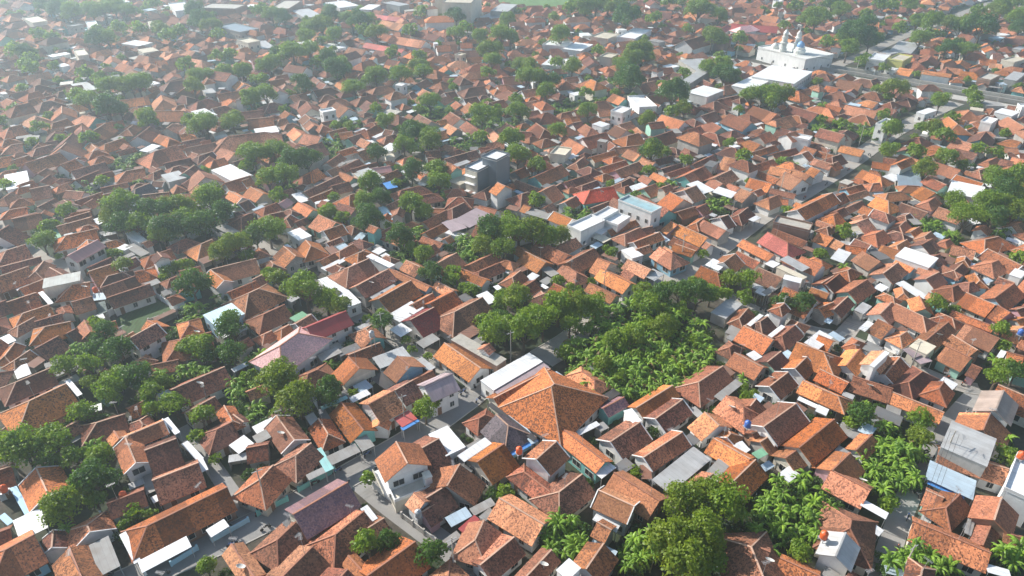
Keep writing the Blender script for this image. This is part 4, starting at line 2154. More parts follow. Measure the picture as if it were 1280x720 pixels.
# window and door prototypes (unit shapes placed on walls)
def window_proto(wd, ht):
    f = MB()
    f.box(-wd/2-.07, wd/2+.07, -.06, .0, -.07, 0, 'frame'); f.box(-wd/2-.07, wd/2+.07, -.06, 0, ht, ht+.07, 'frame')
    f.box(-wd/2-.07, -wd/2, -.06, 0, 0, ht, 'frame'); f.box(wd/2, wd/2+.07, -.06, 0, 0, ht, 'frame')
    f.box(-.03, .03, -.05, 0, 0, ht, 'frame')
    p = MB(); p.box(-wd/2, wd/2, -.03, 0.0, 0, ht, 'glass')
    return f, p
def as_mesh(mb, name):
    o = mb.build(name); me = o.data; bpy.data.objects.remove(o); return me
WIN = []
for wd, ht in ((1.4, 1.2), (.9, 1.2), (1.9, 1.3)):
    f, p = window_proto(wd, ht); WIN.append((wd, as_mesh(f, 'window'), as_mesh(p, 'pane')))
dm = MB(); dm.box(-.45, .45, -.05, 0, 0, 1.95, 'wood'); dm.box(-.53, -.45, -.07, 0, 0, 2.02, 'frame'); dm.box(.45, .53, -.07, 0, 0, 2.02, 'frame'); dm.box(-.45, .45, -.07, 0, 1.95, 2.02, 'frame')
DOOR = as_mesh(dm, 'door')
hm = MB(); hm.box(.28, .38, -.12, -.05, 1.0, 1.06, 'steel'); HANDLE = as_mesh(hm, 'handle')

# ---------------------------------------------------------------- labels
LM = [('the central banana grove', 800, 430), ('the charcoal cube building', 612, 215), ('the blue-green topped block', 800, 262),
      ('the pink-roofed villa', 365, 432), ('the great orange pyramid roof', 690, 510), ('the corner balcony house', 452, 590),
      ('the fenced planted field', 180, 398), ('the white mosque', 985, 65), ('the white courtyard complex', 430, 350), ('the purple-tiled roof', 395, 628),
      ('the round dark tree', 237, 355), ('the big yellow-green trees', 860, 660), ('the long grey sheet roof', 1212, 545),
      ('the parking yard', 1062, 412), ('the bright scarlet roof', 965, 305), ('the scarlet hipped house', 755, 248), ('the long white canopy', 215, 700),
      ('the white metal hall roof', 640, 465), ('the charcoal-tiled roof', 635, 540), ('the beige sheet gable roof', 1235, 500),
      ('the pale blue sheet roof', 278, 392), ('the hexagon-opening box', 1145, 318), ('the roadside concrete box', 990, 283),
      ('the pale slab wall', 1205, 235), ('the twin-ridged brown roofs', 65, 500), ('the pink-roofed blue house', 108, 312),
      ('the cream grey-roofed block', 78, 350), ('the grey gabled shed', 1045, 675), ('the lane banana patch', 1110, 580),
      ('the canal highway', 1180, 118), ('the dark tree wall', 220, 265), ('the cream tower block', 575, 10), ('the wooded clump', 345, 205), ('the yellow house', 1125, 72)]
ORD = ['', 'second ', 'third ', 'fourth ', 'fifth ', 'sixth ', 'seventh ', 'eighth ', 'ninth ', 'tenth ', 'eleventh ', 'twelfth ', 'thirteenth ', 'fourteenth ', 'fifteenth ', 'sixteenth ', 'seventeenth ', 'eighteenth ', 'nineteenth ', 'twentieth ']
def ordinal(n): return ORD[n] if n < len(ORD) else str(n+1)+'th '
pending = {}
def ask_label(o, base, x, y, z=3.0):
    px, py, _ = proj(x, y, z)
    ds = sorted(((math.hypot(px-a, (py-b)*1.2), n, a, b) for n, a, b in LM))
    d, n, a, b = ds[0]
    ang = math.degrees(math.atan2(-(py-b), px-a)) % 360
    dirs = ['right of', 'above and right of', 'above', 'above and left of', 'left of', 'below and left of', 'below', 'below and right of']
    dr = dirs[int(((ang+22.5) % 360)//45)] if d > 9 else 'at'
    pending.setdefault((base, dr, n), []).append((d, o))
def resolve_labels():
    for (base, dr, n), lst in pending.items():
        lst.sort(key=lambda t: t[0])
        dr = dr.replace(' and ', '-')
        for i, (d, o) in enumerate(lst):
            if len(lst) == 1: o['label'] = f'{base} {dr} {n}'
            else: o['label'] = f'{base}, {ordinal(i)}nearest {dr} {n}'

# ---------------------------------------------------------------- build houses
allh = houses + new_h
for h in allh:
    xa, xb = hfoot(h); c = (xa+xb)/2
    h['cx'], h['cy'] = h['x']+c*math.cos(h['rot']), h['y']+c*math.sin(h['rot'])
    px, py, d = proj(h['cx'], h['cy'], 4)
    inside = -35 < px < 1315 and -30 < py < 760
    h['score'] = ((xb-xa)*2*h['w']/d**2*1e3) if inside else 0
    h['pp'] = (px, py, d)
for h in houses:
    if h.get('key') == 'green': h['wall'] = 'green'
    elif h.get('key') == 'yellow': h['wall'] = 'yellow'
    elif h['e'] > 4.2 and h['wall'] is None: h['wall'] = 'white'
order = sorted(allh, key=lambda q: -q['score'])
near_set = order[:300]
CN = {'o': 'orange', 'r': 'red-brown', 'd': 'dark brown', 'p': 'purple-tiled', 'k': 'charcoal-tiled', 'red': 'scarlet', 'maroontile': 'maroon', 'pink': 'pale pink',
      'maroon': 'maroon sheet', 'mauve': 'mauve sheet', 'pinkmetal': 'pink sheet', 'lightmetal': 'pale grey sheet', 'beigemetal': 'beige sheet'}
def put_child(name, me, par, loc, rz):
    o = link_mesh(name, me, par); o.location = loc; o.rotation_euler = (0, 0, rz); return o
n_parts = 0
for h in near_set:
    rs = random.Random(int(h['x']*13+h['y']*7))
    root = empty('tiled_house' if h['colr'] in TILED else 'sheet_roofed_house', (h['x'], h['y'], 0), h['rot'])
    roof, cap, body = house_meshes(h, True)
    body.build('wall', root)
    rf = roof.build('roof', root)
    cap.build('ridge_cap', rf)
    for q in h['sheets']: sheet_mb(q, h['x'], h['y'], h['rot']).build('canopy', root)
    wx0, wx1, wy, zt = h['dims']
    if h['pp'][2] < 230:
        # openings on the two walls that face the camera side
        c, s = math.cos(h['rot']), math.sin(h['rot'])
        for nx, ny, ln, kind in ((0,-1,wx1-wx0,'s'), (0,1,wx1-wx0,'s'), (1,0,2*wy,'e'), (-1,0,2*wy,'e')):
            gx, gy = nx*c-ny*s, nx*s+ny*c
            if gx*(-h['x'])+gy*(-h['y']) < 0.15*math.hypot(h['x'], h['y']): continue
            k = max(1, int(ln//2.8))
            ra = math.atan2(ny, nx)+math.pi/2
            storeys = 2 if zt > 4.5 else 1
            for st in range(storeys):
                for i in range(min(k, 5)):
                    t = (i+.5)/min(k, 5)
                    if kind == 's': lx, ly = wx0+t*(wx1-wx0), ny*(wy+.004)
                    else: lx, ly = (wx1+.004 if nx > 0 else wx0-.004), -wy+t*2*wy
                    if i == 0 and kind == 's' and st == 0:
                        dd = put_child('door', DOOR, root, (lx, ly, 0.02), ra); put_child('handle', HANDLE, dd, (0,0,0), 0)
                    else:
                        wd, fm, pm = WIN[rs.randrange(3)]
                        ww = put_child('window', fm, root, (lx, ly, (.75 if zt < 4.5 else .8)+2.5*st), ra); put_child('pane', pm, ww, (0,0,0), 0)
    if h.get('key') == 'corner':
        bal = MB(); bal.box(wx0-.5, wx1+.6, -wy-1.2, -wy, 2.6, 2.74, 'w:white'); bal.box(wx0-.5, wx1+.6, -wy-1.25, -wy-1.12, 2.74, 3.4, 'w:cream')
        bal.build('balcony', root)
        tb = MB(); tb.box(wx1+.01, wx1+2.7, -wy, wy, 0, 2.7, 'w:cream'); tb.box(wx1+2.58, wx1+2.72, -wy-.02, wy+.02, 2.7, 3.4, 'w:white'); tb.box(wx1+.01, wx1+2.58, -wy-.02, -wy+.12, 2.7, 3.4, 'w:white'); tb.build('terrace', root)
        tb = MB(); tb.box(wx1+.8, wx1+2.3, wy-1.3, wy-.1, 2.7, 4.9, 'w:white'); tb.box(wx1+.7, wx1+2.4, wy-1.4, wy, 4.9, 5.05, 'w:cream'); tb.build('stair_tower', root)
    shape = {'g': 'gable-roofed', 'h': 'hip-roofed', 'ha': 'half-hipped', 'hb': 'half-hipped'}[h['kind']]
    nm = CN.get(h['colr'], h['colr'])
    extra = ''
    tag(root, cat='house', group='tile-roofed houses of the dense neighbourhood')
    if h['sheets']:
        sc_ = {'whitemetal': 'white', 'lightmetal': 'pale grey', 'greydark': 'grey', 'bluetarp': 'blue', 'redmetal': 'red'}.get(h['sheets'][0]['colr'], h['sheets'][0]['colr'])
        sc_ = {'lightblue': 'light blue', 'maroon': 'maroon', 'mauve': 'mauve'}.get(sc_, sc_)
        extra = f' with {sc_} canopy'
    elif h['trim']: extra = ' with white gable trim'
    elif h['e'] > 3.9: extra = ' on tall walls'
    ask_label(root, f'{nm} {shape} house{extra}', h['cx'], h['cy'])
    h['near'] = True
far = MB()
for h in order[300:]:
    if h['score'] == 0 and not (-300 < h['pp'][0] < 1580): continue
    roof, cap, body = house_meshes(h, False)
    for m_ in (roof, body): m_.transform_into(far, (h['x'], h['y']), h['rot'])
    if h['pp'][2] < 330: cap.transform_into(far, (h['x'], h['y']), h['rot'])
    for q in h['sheets']: sheet_mb(q, 0, 0, 0, False).transform_into(far, (0, 0), 0)
fo = far.build('village_houses')
tag(fo, 'smaller tile-roofed houses filling the town towards the hazy distance', 'houses', 'tile-roofed houses of the dense neighbourhood', 'stuff')
print('houses', round(time.time()-T0, 1))

# ---------------------------------------------------------------- flat-roofed buildings
LIGHTW = {'charcoal': 'charcoal', 'mosquewhite': 'white', 'lightmetal': 'grey', 'whitemetal': 'white', 'white': 'white', 'bluetop': 'white', 'cream': 'cream',
          'concrete': 'brick', 'bluegrey': 'grey', 'lightbluemetal': 'lightblue', 'creamgrey': 'cream', 'grey': 'grey', 'greydark': 'grey', 'darkgreen': 'grey', 'yellow': 'yellow', 'lightblue': 'white'}
BN = {'charcoal': 'charcoal-clad', 'mosquewhite': 'white', 'lightmetal': 'pale grey sheet-roofed', 'whitemetal': 'white sheet-roofed', 'white': 'white-roofed', 'bluetop': 'white blue-topped',
      'cream': 'cream', 'concrete': 'bare concrete', 'bluegrey': 'blue-grey', 'lightbluemetal': 'pale blue sheet-roofed', 'creamgrey': 'cream-walled grey-roofed', 'grey': 'grey', 'greydark': 'dark grey', 'darkgreen': 'dark green', 'yellow': 'yellow', 'lightblue': 'light blue sheet-roofed'}
sbox = [b for b in boxes+new_b+new_s if -40 < proj(b['x'], b['y'])[0] < 1320 and -30 < proj(b['x'], b['y'])[1] < 760]
for b in sbox:
    d = proj(b['x'], b['y'])[2]
    rs = random.Random(int(b['x']*3+b['y']*11))
    hx, hy, h = b['hx'], b['hy'], b['h']
    small = 'lean' if b in new_s else ''
    if small: continue
    nm = 'flat_roofed_building' if h > 2 else 'concrete_plinth'
    if b['key'] == 'mosque': nm = 'mosque'
    root = empty(nm, (b['x'], b['y'], 0), b['rot'])
    wm = 'w:'+LIGHTW.get(b['colr'], 'white')
    wl = MB(); wl.box(-hx+.12, hx-.12, -hy+.12, hy-.12, 0, h-.16, wm); wl.build('wall', root)
    rf = MB()
    vs = [(-hx,-hy,h),(hx,-hy,h),(hx,hy,h),(-hx,hy,h)]; vs += [(x,y,z-.15) for x,y,z in vs]
    rf.add(vs, [(0,1,2,3),(7,6,5,4),(0,4,5,1),(1,5,6,2),(2,6,7,3),(3,7,4,0)], {'yellow': 'cream', 'charcoal': 'whitemetal'}.get(b['colr'], b['colr']), [[(-hx,-hy),(hx,-hy),(hx,hy),(-hx,hy)]]+[[(.5,0)]*4]*5)
    rf.build('roof', root)
    if b['key'] == 'blackcube':
        m_ = MB(); m_.box(-hx-.15, -hx+.10, -hy+.3, hy-.3, .5, h-.4, 'w:cream'); m_.build('sunlit_end_panel', root)  # cream panel paints the sunlit end of the charcoal block lighter
        m_ = MB()
        for zz in (2.6, 5.4, 8.0): m_.box(-hx-1.3, -hx-.16, -hy+.6, hy-.6, zz, zz+.16, 'w:white')
        m_.build('balcony', root)
    if h > 4.8 and b['colr'] not in ('lightmetal', 'whitemetal', 'creamgrey', 'lightbluemetal') and min(hx, hy) > 1.5:
        pr = MB(); t_ = .14; ph = .55
        pr.box(-hx, hx, -hy, -hy+t_, h, h+ph, wm); pr.box(-hx, hx, hy-t_, hy, h, h+ph, wm)
        pr.box(-hx, -hx+t_, -hy+t_, hy-t_, h, h+ph, wm); pr.box(hx-t_, hx, -hy+t_, hy-t_, h, h+ph, wm)
        pr.build('parapet', root)
    if d < 430 and h > 3 and b['colr'] != 'charcoal' and min(hx, hy) > 1:
        c, s = math.cos(b['rot']), math.sin(b['rot'])
        for nx, ny, ln in ((0,-1,2*hx), (0,1,2*hx), (1,0,2*hy), (-1,0,2*hy)):
            gx, gy = nx*c-ny*s, nx*s+ny*c
            if gx*(-b['x'])+gy*(-b['y']) < 0.15*math.hypot(b['x'], b['y']): continue
            ra = math.atan2(ny, nx)+math.pi/2
            k = min(9, max(1, int(ln//2.6)))
            if b['key'] == 'mosque': k = max(2, k//2)
            for st in range(1 if b['key'] == 'mosque' else max(1, int(h//3.1))):
                for i in range(k):
                    t = (i+.5)/k
                    lx, ly = (-hx+t*2*hx, ny*(hy-.116)) if nx == 0 else (nx*(hx-.116), -hy+t*2*hy)
                    wd, fm, pm = WIN[1]
                    ww = put_child('window', fm, root, (lx, ly, 1.0+3.0*st), ra); put_child('pane', pm, ww, (0,0,0), 0)
    tag(root, cat='mosque' if nm == 'mosque' else 'building')
    if nm == 'mosque': root['label'] = 'white mosque with two domed minarets and a blue dome beside the highway'; MOSQ = root
    elif nm == 'concrete_plinth': ask_label(root, 'low raised concrete slab', b['x'], b['y'])
    else:
        sz = 'tall' if h > 6.5 else ('small' if hx*hy < 9 else ('long' if max(hx, hy) > 2.2*min(hx, hy) else 'square'))
        nn = BN.get(b['colr'], b['colr'])
        ask_label(root, f'{sz} {nn}' + ('' if b['colr'] == 'bluetop' else ' building'), b['x'], b['y'])
        root['group'] = 'flat-roofed buildings'
lean = sorted(new_s, key=lambda q: -q['hx']*q['hy']/proj(q['x'], q['y'])[2]**2)
lean = [q for q in lean if q in sbox]
rest = MB()
for i, q in enumerate(lean):
    if i < 220:
        root = empty('lean_to_shed', (q['x'], q['y'], 0), q['rot'])
        hx, hy = q['hx'], q['hy']
        mb = MB(); mb.box(-hx+.15, hx-.15, hy-.2, hy-.08, 0, q['h']-.08, 'w:'+rnd.choice(['grey', 'cream', 'brick', 'white']))
        mb.box(-hx+.05, -hx+.15, -hy+.1, hy-.2, 0, q['h']-.3, 'w:grey'); mb.build('wall', root)
        sheet_mb(dict(q, x=0, y=0, rot=0), 0, 0, 0).build('roof', root)
        tag(root, cat='shed', group='small sheet-roofed sheds between the houses')
        nn = {'whitemetal': 'white', 'lightmetal': 'pale grey', 'greydark': 'dark grey', 'lightblue': 'light blue', 'brown': 'rusty'}.get(q['colr'], q['colr'])
        ask_label(root, f'small {nn} sheet lean-to', q['x'], q['y'])
    else: sheet_mb(q, 0, 0, 0, False).transform_into(rest, (0, 0), 0)
if rest.v:
    tag(rest.build('sheds'), 'small metal sheet roofs between the farther houses', 'sheds', 'small sheet-roofed sheds between the houses', 'stuff')

# mosque towers (real heights, standing on its roof)
def world_to_local(root, X, Y):
    dx, dy = X-root.location.x, Y-root.location.y; a = -root.rotation_euler.z
    return dx*math.cos(a)-dy*math.sin(a), dx*math.sin(a)+dy*math.cos(a)
for (px, py, kind) in ((630, 235, 'minaret'), (718, 240, 'minaret'), (740, 250, 'dome'), (578, 215, 'small')):
    X, Y = P(860+px/5.333, 20+py/5.333, 6.5)
    lx, ly = world_to_local(MOSQ, X, Y)
    if kind == 'minaret':
        m_ = MB(); m_.lathe([(1.9,6.5),(1.9,8),(1.5,8.1),(1.5,10.5),(1.95,10.6),(1.95,11.2),(1.4,11.3),(1.35,13.5),(1.7,13.6),(1.7,14),(1.2,14.1),(1.2,15)], 14, 'mosquewhite', (lx, ly))
        t_ = m_.build('minaret', MOSQ)
        m_ = MB(); m_.lathe([(1.2,15),(1.35,15.5),(1.2,16.2),(.7,16.9),(.12,17.5),(.05,18.6),(0,18.7)], 14, 'mosquewhite', (lx, ly)); m_.build('dome', t_, True)
    elif kind == 'dome':
        m_ = MB(); m_.lathe([(3.0,6.5),(3.0,8.5),(2.4,8.7),(2.4,9.8),(1.8,9.9)], 16, 'mosquewhite', (lx, ly)); t_ = m_.build('drum', MOSQ)
        m_ = MB(); m_.lathe([(1.8,9.9),(2.0,10.5),(1.85,11.3),(1.3,12.1),(.5,12.6),(.08,12.9),(.05,13.8),(0,13.9)], 16, 'dome_blue', (lx, ly)); m_.build('dome', t_, True)
    else:
        m_ = MB(); m_.lathe([(2.0,6.5),(2.1,7.3),(1.7,8.3),(.9,9.1),(.1,9.5),(.05,10.5),(0,10.6)], 16, 'mosquewhite', (lx, ly)); m_.build('dome', MOSQ, True)

# ---------------------------------------------------------------- garden walls
for i, (a, b, ht, c) in enumerate(walls):
    L = math.dist(a, b); rz = math.atan2(b[1]-a[1], b[0]-a[0])
    root = empty('garden_wall', (a[0], a[1], 0), rz)
    cc = 'w:'+{'lightblue': 'lightblue', 'white': 'white', 'teal': 'teal', 'grey': 'grey'}[c]
    m_ = MB(); m_.box(0, L, -.08, .08, 0, ht, cc); m_.build('wall_panel', root)
    m_ = MB()
    n = max(1, int(L/2.6))
    for k in range(n+1):
        x = L*k/n; m_.box(x-.16, x+.16, -.17, .17, 0, ht+.18, cc)
    m_.build('pillar', root)
    tag(root, cat='wall', group='garden and yard walls')
    ask_label(root, f"{'tall' if ht > 2.5 else 'low'} {c.replace('light','light ')} yard wall", (a[0]+b[0])/2, (a[1]+b[1])/2, 1)

# ---------------------------------------------------------------- ground, field
mb = MB(); mb.add([(-1500,-400,0),(1500,-400,0),(1500,2600,0),(-1500,2600,0)], [(0,1,2,3)], 'earth')
tag(mb.build('ground'), kind='structure')
mb = MB(); fp = [P(*p) for p in FIELD]; mb.add([(x,y,.09) for x,y in fp], [(3,2,1,0)] if False else [(0,3,2,1)], 'field')
fo = mb.build('field'); tag(fo, kind='structure')
mb = MB(); fp = [P(*p) for p in GREEN]; mb.add([(x,y,.10) for x,y in fp], [tuple(range(len(fp)))], 'meadow')
tag(mb.build('grass_field'), kind='structure')
yp = [P(*p) for p in ((1040,418),(1063,394),(1082,402),(1060,434))]
mb = MB(); mb.add([(x,y,.085) for x,y in yp], [(0,1,2,3)], 'concrete_road'); tag(mb.build('parking_yard'), kind='structure')

# ---------------------------------------------------------------- trees
def crown_mesh(seed, R_, nleaf, ls, mat, flat=1.0):
    g = np.random.default_rng(seed)
    nl = 15 + seed % 5
    lobes = []
    for i in range(nl):
        th, ph = g.uniform(0, 2*math.pi), math.acos(g.uniform(-0.45, 1))
        q = g.uniform(.45, .78)*R_
        lobes.append((q*math.sin(ph)*math.cos(th), q*math.sin(ph)*math.sin(th), R_*1.0+1.5+q*math.cos(ph)*flat*.85, g.uniform(.24, .46)*R_))
    lobes.append((0, 0, R_+1.5+.15*R_, .5*R_))
    wts = np.array([l[3]**2 for l in lobes]); wts /= wts.sum()
    idx = g.choice(len(lobes), nleaf, p=wts)
    lo = np.array(lobes)[idx]
    d = g.normal(size=(nleaf, 3)); d /= np.linalg.norm(d, axis=1)[:, None]
    d[:, 2] = np.where(d[:, 2] < -0.25, -d[:, 2], d[:, 2])
    rr = lo[:, 3]*(1+g.normal(0, .13, nleaf))*np.where(g.random(nleaf) < .12, 1.22, 1)
    c = lo[:, :3]+d*rr[:, None]
    n = d+g.normal(0, .55, (nleaf, 3)); n /= np.linalg.norm(n, axis=1)[:, None]
    a = np.cross(n, g.normal(size=(nleaf, 3))); a /= np.linalg.norm(a, axis=1)[:, None]
    b = np.cross(n, a)
    s = (ls*g.uniform(.6, 1.35, nleaf))[:, None]
    v = np.stack([c-a*s*.5-b*s*.25, c+b*s*-.45, c+a*s*.5-b*s*.2, c+a*s*.45+b*s*.3, c+b*s*.5, c-a*s*.5+b*s*.25], 1).reshape(-1, 3)
    me = bpy.data.meshes.new('crown')
    me.vertices.add(len(v)); me.vertices.foreach_set('co', v.ravel())
    me.loops.add(nleaf*6); me.loops.foreach_set('vertex_index', np.arange(nleaf*6))
    me.polygons.add(nleaf); me.polygons.foreach_set('loop_start', np.arange(0, nleaf*6, 6)); me.polygons.foreach_set('loop_total', np.full(nleaf, 6))
    me.materials.append(M[mat]); me.update(); me.validate()
    tk = MB()
    H = R_*1.0+1.5
    tk.tube([(0,0,0),(.1,0.05,H*.4),(0,.1,H*.8),(.05,0,H+.2*R_)], [.07*R_+.08,.05*R_+.06,.035*R_+.04,.02*R_], 7, 'bark')
    for l in lobes[:8]:
        tk.tube([(.05,.05,H*.5),(l[0]*.5,l[1]*.5,H*.5+(l[2]-H*.5)*.6),(l[0],l[1],l[2])], [.03*R_+.03,.02*R_+.02,.03], 5, 'bark')
    return me, as_mesh(tk, 'trunk')
protos = {}
for kind, mat in (('m', 'leaf_mid'), ('y', 'leaf_yellow'), ('d', 'leaf_dark')):
    for ci, (R_, nl, ls) in enumerate(((6.0, 5200, .42), (4.0, 3000, .36), (2.4, 1300, .30))):
        protos[kind, ci] = [crown_mesh(hash_ + ci*7 + {'m': 0, 'y': 40, 'd': 80}[kind], R_, nl, ls, mat) + (R_,) for hash_ in range(4 if kind == 'm' else 2)]
lowp = {k: [crown_mesh(200+i, 3.5, 420, .75, m_) for i in range(4)] for k, m_ in (('m', 'leaf_mid'), ('d', 'leaf_dark'), ('y', 'leaf_yellow'))}
for t in trees:
    px, py, d = proj(t['x'], t['y'], t['r'])
    t['score'] = t['r']/d if (-60 < px < 1340 and -60 < py < 790) else 0
trees.sort(key=lambda t: -t['score'])
vis = [t for t in trees if t['score'] > 0]
for i, t in enumerate(vis[:300]):
    if t['k'] == 'm':
        q = rnd.random(); t['k'] = 'y' if q < .20 else ('d' if q < .42 else 'm')
    ci = 0 if t['r'] > 4.6 else (1 if t['r'] > 2.9 else 2)
    cm, tm, R_ = rnd.choice(protos[t['k'], ci])
    s = t['r']/R_
    root = empty('broadleaf_tree', (t['x'], t['y'], 0), rnd.uniform(0, 6.28))
    for nm, me in (('trunk', tm), ('crown', cm)):
        o = link_mesh(nm, me, root); o.scale = (s, s, s*rnd.uniform(.92, 1.1))
    tag(root, cat='tree', group='broadleaf trees among the houses')
    sz = 'large' if t['r'] > 5 else ('medium' if t['r'] > 3 else 'small')
    ask_label(root, f"{sz} {dict(m='green', y='yellow-green', d='dark green')[t['k']]} tree", t['x'], t['y'], t['r'])
# the rest, beyond the 300 largest: one object
vv, ff = [], 0
for k, m_ in (('all', 'leaf_mid'),):
    arrs = []
    for t in vis[300:]:
        cm = rnd.choice(lowp['m'])[0]
        a = np.empty(len(cm.vertices)*3); cm.vertices.foreach_get('co', a); a = a.reshape(-1, 3)
        s = t['r']/3.5; th = rnd.uniform(0, 6.28); c, sn = math.cos(th), math.sin(th)
        b = np.stack([(a[:,0]*c-a[:,1]*sn)*s+t['x'], (a[:,0]*sn+a[:,1]*c)*s+t['y'], a[:,2]*s], 1)
        arrs.append(b)
    if arrs:
        v = np.concatenate(arrs); n = len(v)//6
        me = bpy.data.meshes.new('far_trees')
        me.vertices.add(len(v)); me.vertices.foreach_set('co', v.ravel())
        me.loops.add(n*6); me.loops.foreach_set('vertex_index', np.arange(n*6))
        me.polygons.add(n); me.polygons.foreach_set('loop_start', np.arange(0, n*6, 6)); me.polygons.foreach_set('loop_total', np.full(n, 6))
        me.materials.append(M['leaf_mid']); me.update()
        o = link_mesh('distant_trees', me)
        tag(o, 'many smaller trees among the far hazy houses', 'trees', 'broadleaf trees among the houses', 'stuff')
print('trees', len(vis), round(time.time()-T0, 1))

# ---------------------------------------------------------------- banana plants
def banana_mesh(seed, nl=14):
    g = random.Random(seed)
    lf = MB(); st = MB()
    H = g.uniform(1.6, 3.0)
    st.tube([(0,0,0),(.04,0,H*.5),(0,.03,H)], [.16,.13,.09], 7, 'stem')
    for i in range(nl):
        a = 6.283*i/nl*1.7+g.uniform(-.3, .3)
        up = g.uniform(.8, 1.75); ln = g.uniform(1.1, 2.8); wd = g.uniform(.15, .25)
        pts = []; x = 0; z = H-.15; ang = up
        for k in range(7):
            pts.append((x, z)); ang -= .22+.09*k*g.uniform(.5, 1.1)
            x += math.cos(ang)*ln/6; z += math.sin(ang)*ln/6
        ca, sa = math.cos(a), math.sin(a)
        prof = [.15, .75, 1, 1, .9, .65, .12]
        vs = []
        for (px, pz), q in zip(pts, prof):
            for sy, dz in ((-1, -.10), (0, 0), (1, -.10)):
                yy = sy*wd*q
                vs.append((px*ca-yy*sa, px*sa+yy*ca, pz+dz*q))
        fs = []
        for k in range(6):
            for j in (0, 1): fs.append((k*3+j, k*3+j+1, k*3+j+4, k*3+j+3))
        lf.add(vs, fs, 'banana')
    return as_mesh(st, 'stem'), as_mesh(lf, 'leaves')
BP = [banana_mesh(i, 13+i % 6) for i in range(9)]
bl = sorted(({'x': b[0], 'y': b[1], 'd': proj(b[0], b[1], 2)[2]} for b in bananas), key=lambda q: q['d'])
bl = [q for q in bl if -30 < proj(q['x'], q['y'], 2)[0] < 1310 and -20 < proj(q['x'], q['y'], 2)[1] < 745]
def banana_at(q, i):
    s = rnd.uniform(.5, 1.2); th = rnd.uniform(0, 6.28)
    return s, th
bs = MB()
for i, q in enumerate(bl):
    s, th = banana_at(q, i)
    st, lf = rnd.choice(BP)
    if i < 300:
        root = empty('banana_plant', (q['x'], q['y'], 0), th); root.rotation_euler = (rnd.gauss(0, .1), rnd.gauss(0, .1), th)
        for nm, me in (('stem', st), ('leaves', lf)):
            o = link_mesh(nm, me, root); o.scale = (s, s, s*rnd.uniform(.8, 1.35))
        tag(root, cat='banana plant', group='banana plants in the garden plots')
        ask_label(root, 'banana plant', q['x'], q['y'], 2)
    else:
        c, sn = math.cos(th), math.sin(th)
        vs = [((v.co.x*c-v.co.y*sn)*s+q['x'], (v.co.x*sn+v.co.y*c)*s+q['y'], v.co.z*s) for v in lf.vertices]
        bs.add(vs, [tuple(p.vertices) for p in lf.polygons], 'banana')
if bs.v: tag(bs.build('distant_banana_plants'), 'banana plants in the farther garden plots', 'banana plants', 'banana plants in the garden plots', 'stuff')
# shrubs
SH = []
for i in range(4):
    cm, tk = crown_mesh(300+i, 1.2, 420, .24, 'shrub')
    a = np.empty(len(cm.vertices)*3); cm.vertices.foreach_get('co', a); a = a.reshape(-1, 3); a[:, 2] -= 1.6; cm.vertices.foreach_set('co', a.ravel()); SH.append(cm)
nsr = len(shrubs)
low = [(q['x']+rnd.uniform(-1, 1), q['y']+rnd.uniform(-1, 1), rnd.uniform(.8, 1.5)) for q in bl]
shr = sorted(shrubs, key=lambda q: -q[2]/proj(q[0], q[1])[2])
for i, (x, y, r) in enumerate(shr[:280]):
    o = link_mesh('shrub', SH[i % 4]); o.location = (x, y, 0); s = r/1.2; o.scale = (s, s, s); o.rotation_euler = (0, 0, rnd.uniform(0, 6.28))
    tag(o, cat='shrub', group='shrubs in the gaps between houses')
    ask_label(o, 'small leafy shrub', x, y, 1)
arrs = []
for (x, y, r) in shr[280:]+low:
    a = np.empty(len(SH[0].vertices)*3); SH[rnd.randrange(4)].vertices.foreach_get('co', a); a = a.reshape(-1, 3)[:, :]; a = a[:len(a)//12*6]
    arrs.append(a*(r/1.2)*np.array([1, 1, 1])+np.array([x, y, 0]))
if arrs:
    v = np.concatenate(arrs); n = len(v)//6
    me = bpy.data.meshes.new('shrubs'); me.vertices.add(len(v)); me.vertices.foreach_set('co', v.ravel())
    me.loops.add(n*6); me.loops.foreach_set('vertex_index', np.arange(n*6))
    me.polygons.add(n); me.polygons.foreach_set('loop_start', np.arange(0, n*6, 6)); me.polygons.foreach_set('loop_total', np.full(n, 6))
    me.materials.append(M['shrub']); me.update()
    tag(link_mesh('undergrowth', me), 'low green undergrowth in the gaps between houses', 'undergrowth', None, 'stuff')
print('plants', len(shrubs), len(bl), round(time.time()-T0, 1))

# ---------------------------------------------------------------- small things
# television antennas, water tanks, poles, a parked car
ant = MB(); ant.tube([(0,0,0),(0,0,2.6)], [.035,.03], 6, 'steel'); ANT_P = as_mesh(ant, 'pole')
ant = MB()
ant.bar((-.6,0,2.55), (.6,0,2.55), .04, .04, 'steel')
for k in range(7): ant.bar((-.6+.2*k,-.35+.02*k,2.58), (-.6+.2*k,.35-.02*k,2.58), .03, .03, 'steel')
ANT_E = as_mesh(ant, 'antenna_array')
cnt = 0
for h in near_set[:220]:
    if h['pp'][2] > 190 or rnd.random() > .42 or h['colr'] not in TILED: continue
    u = rnd.uniform(-.35, .35)*h['L']
    X, Y = h['x']+u*math.cos(h['rot']), h['y']+u*math.sin(h['rot'])
    root = empty('tv_antenna', (X, Y, h['hr']+.05), rnd.uniform(0, 3.1)); s = rnd.uniform(.9, 1.7)
    for nm, me in (('pole', ANT_P), ('antenna_array', ANT_E)):
        o = link_mesh(nm, me, root); o.scale = (1, 1, s)
    tag(root, cat='antenna', group='television antennas on the roofs'); ask_label(root, 'television antenna on a roof ridge', X, Y, h['hr'])
dm_ = MB(); dm_.lathe([(0,0),(.25,.03),(.5,.12),(.7,.26),(.68,.27),(.48,.14),(.24,.05),(0,.02)], 16, 'frame'); DISH = as_mesh(dm_, 'dish')
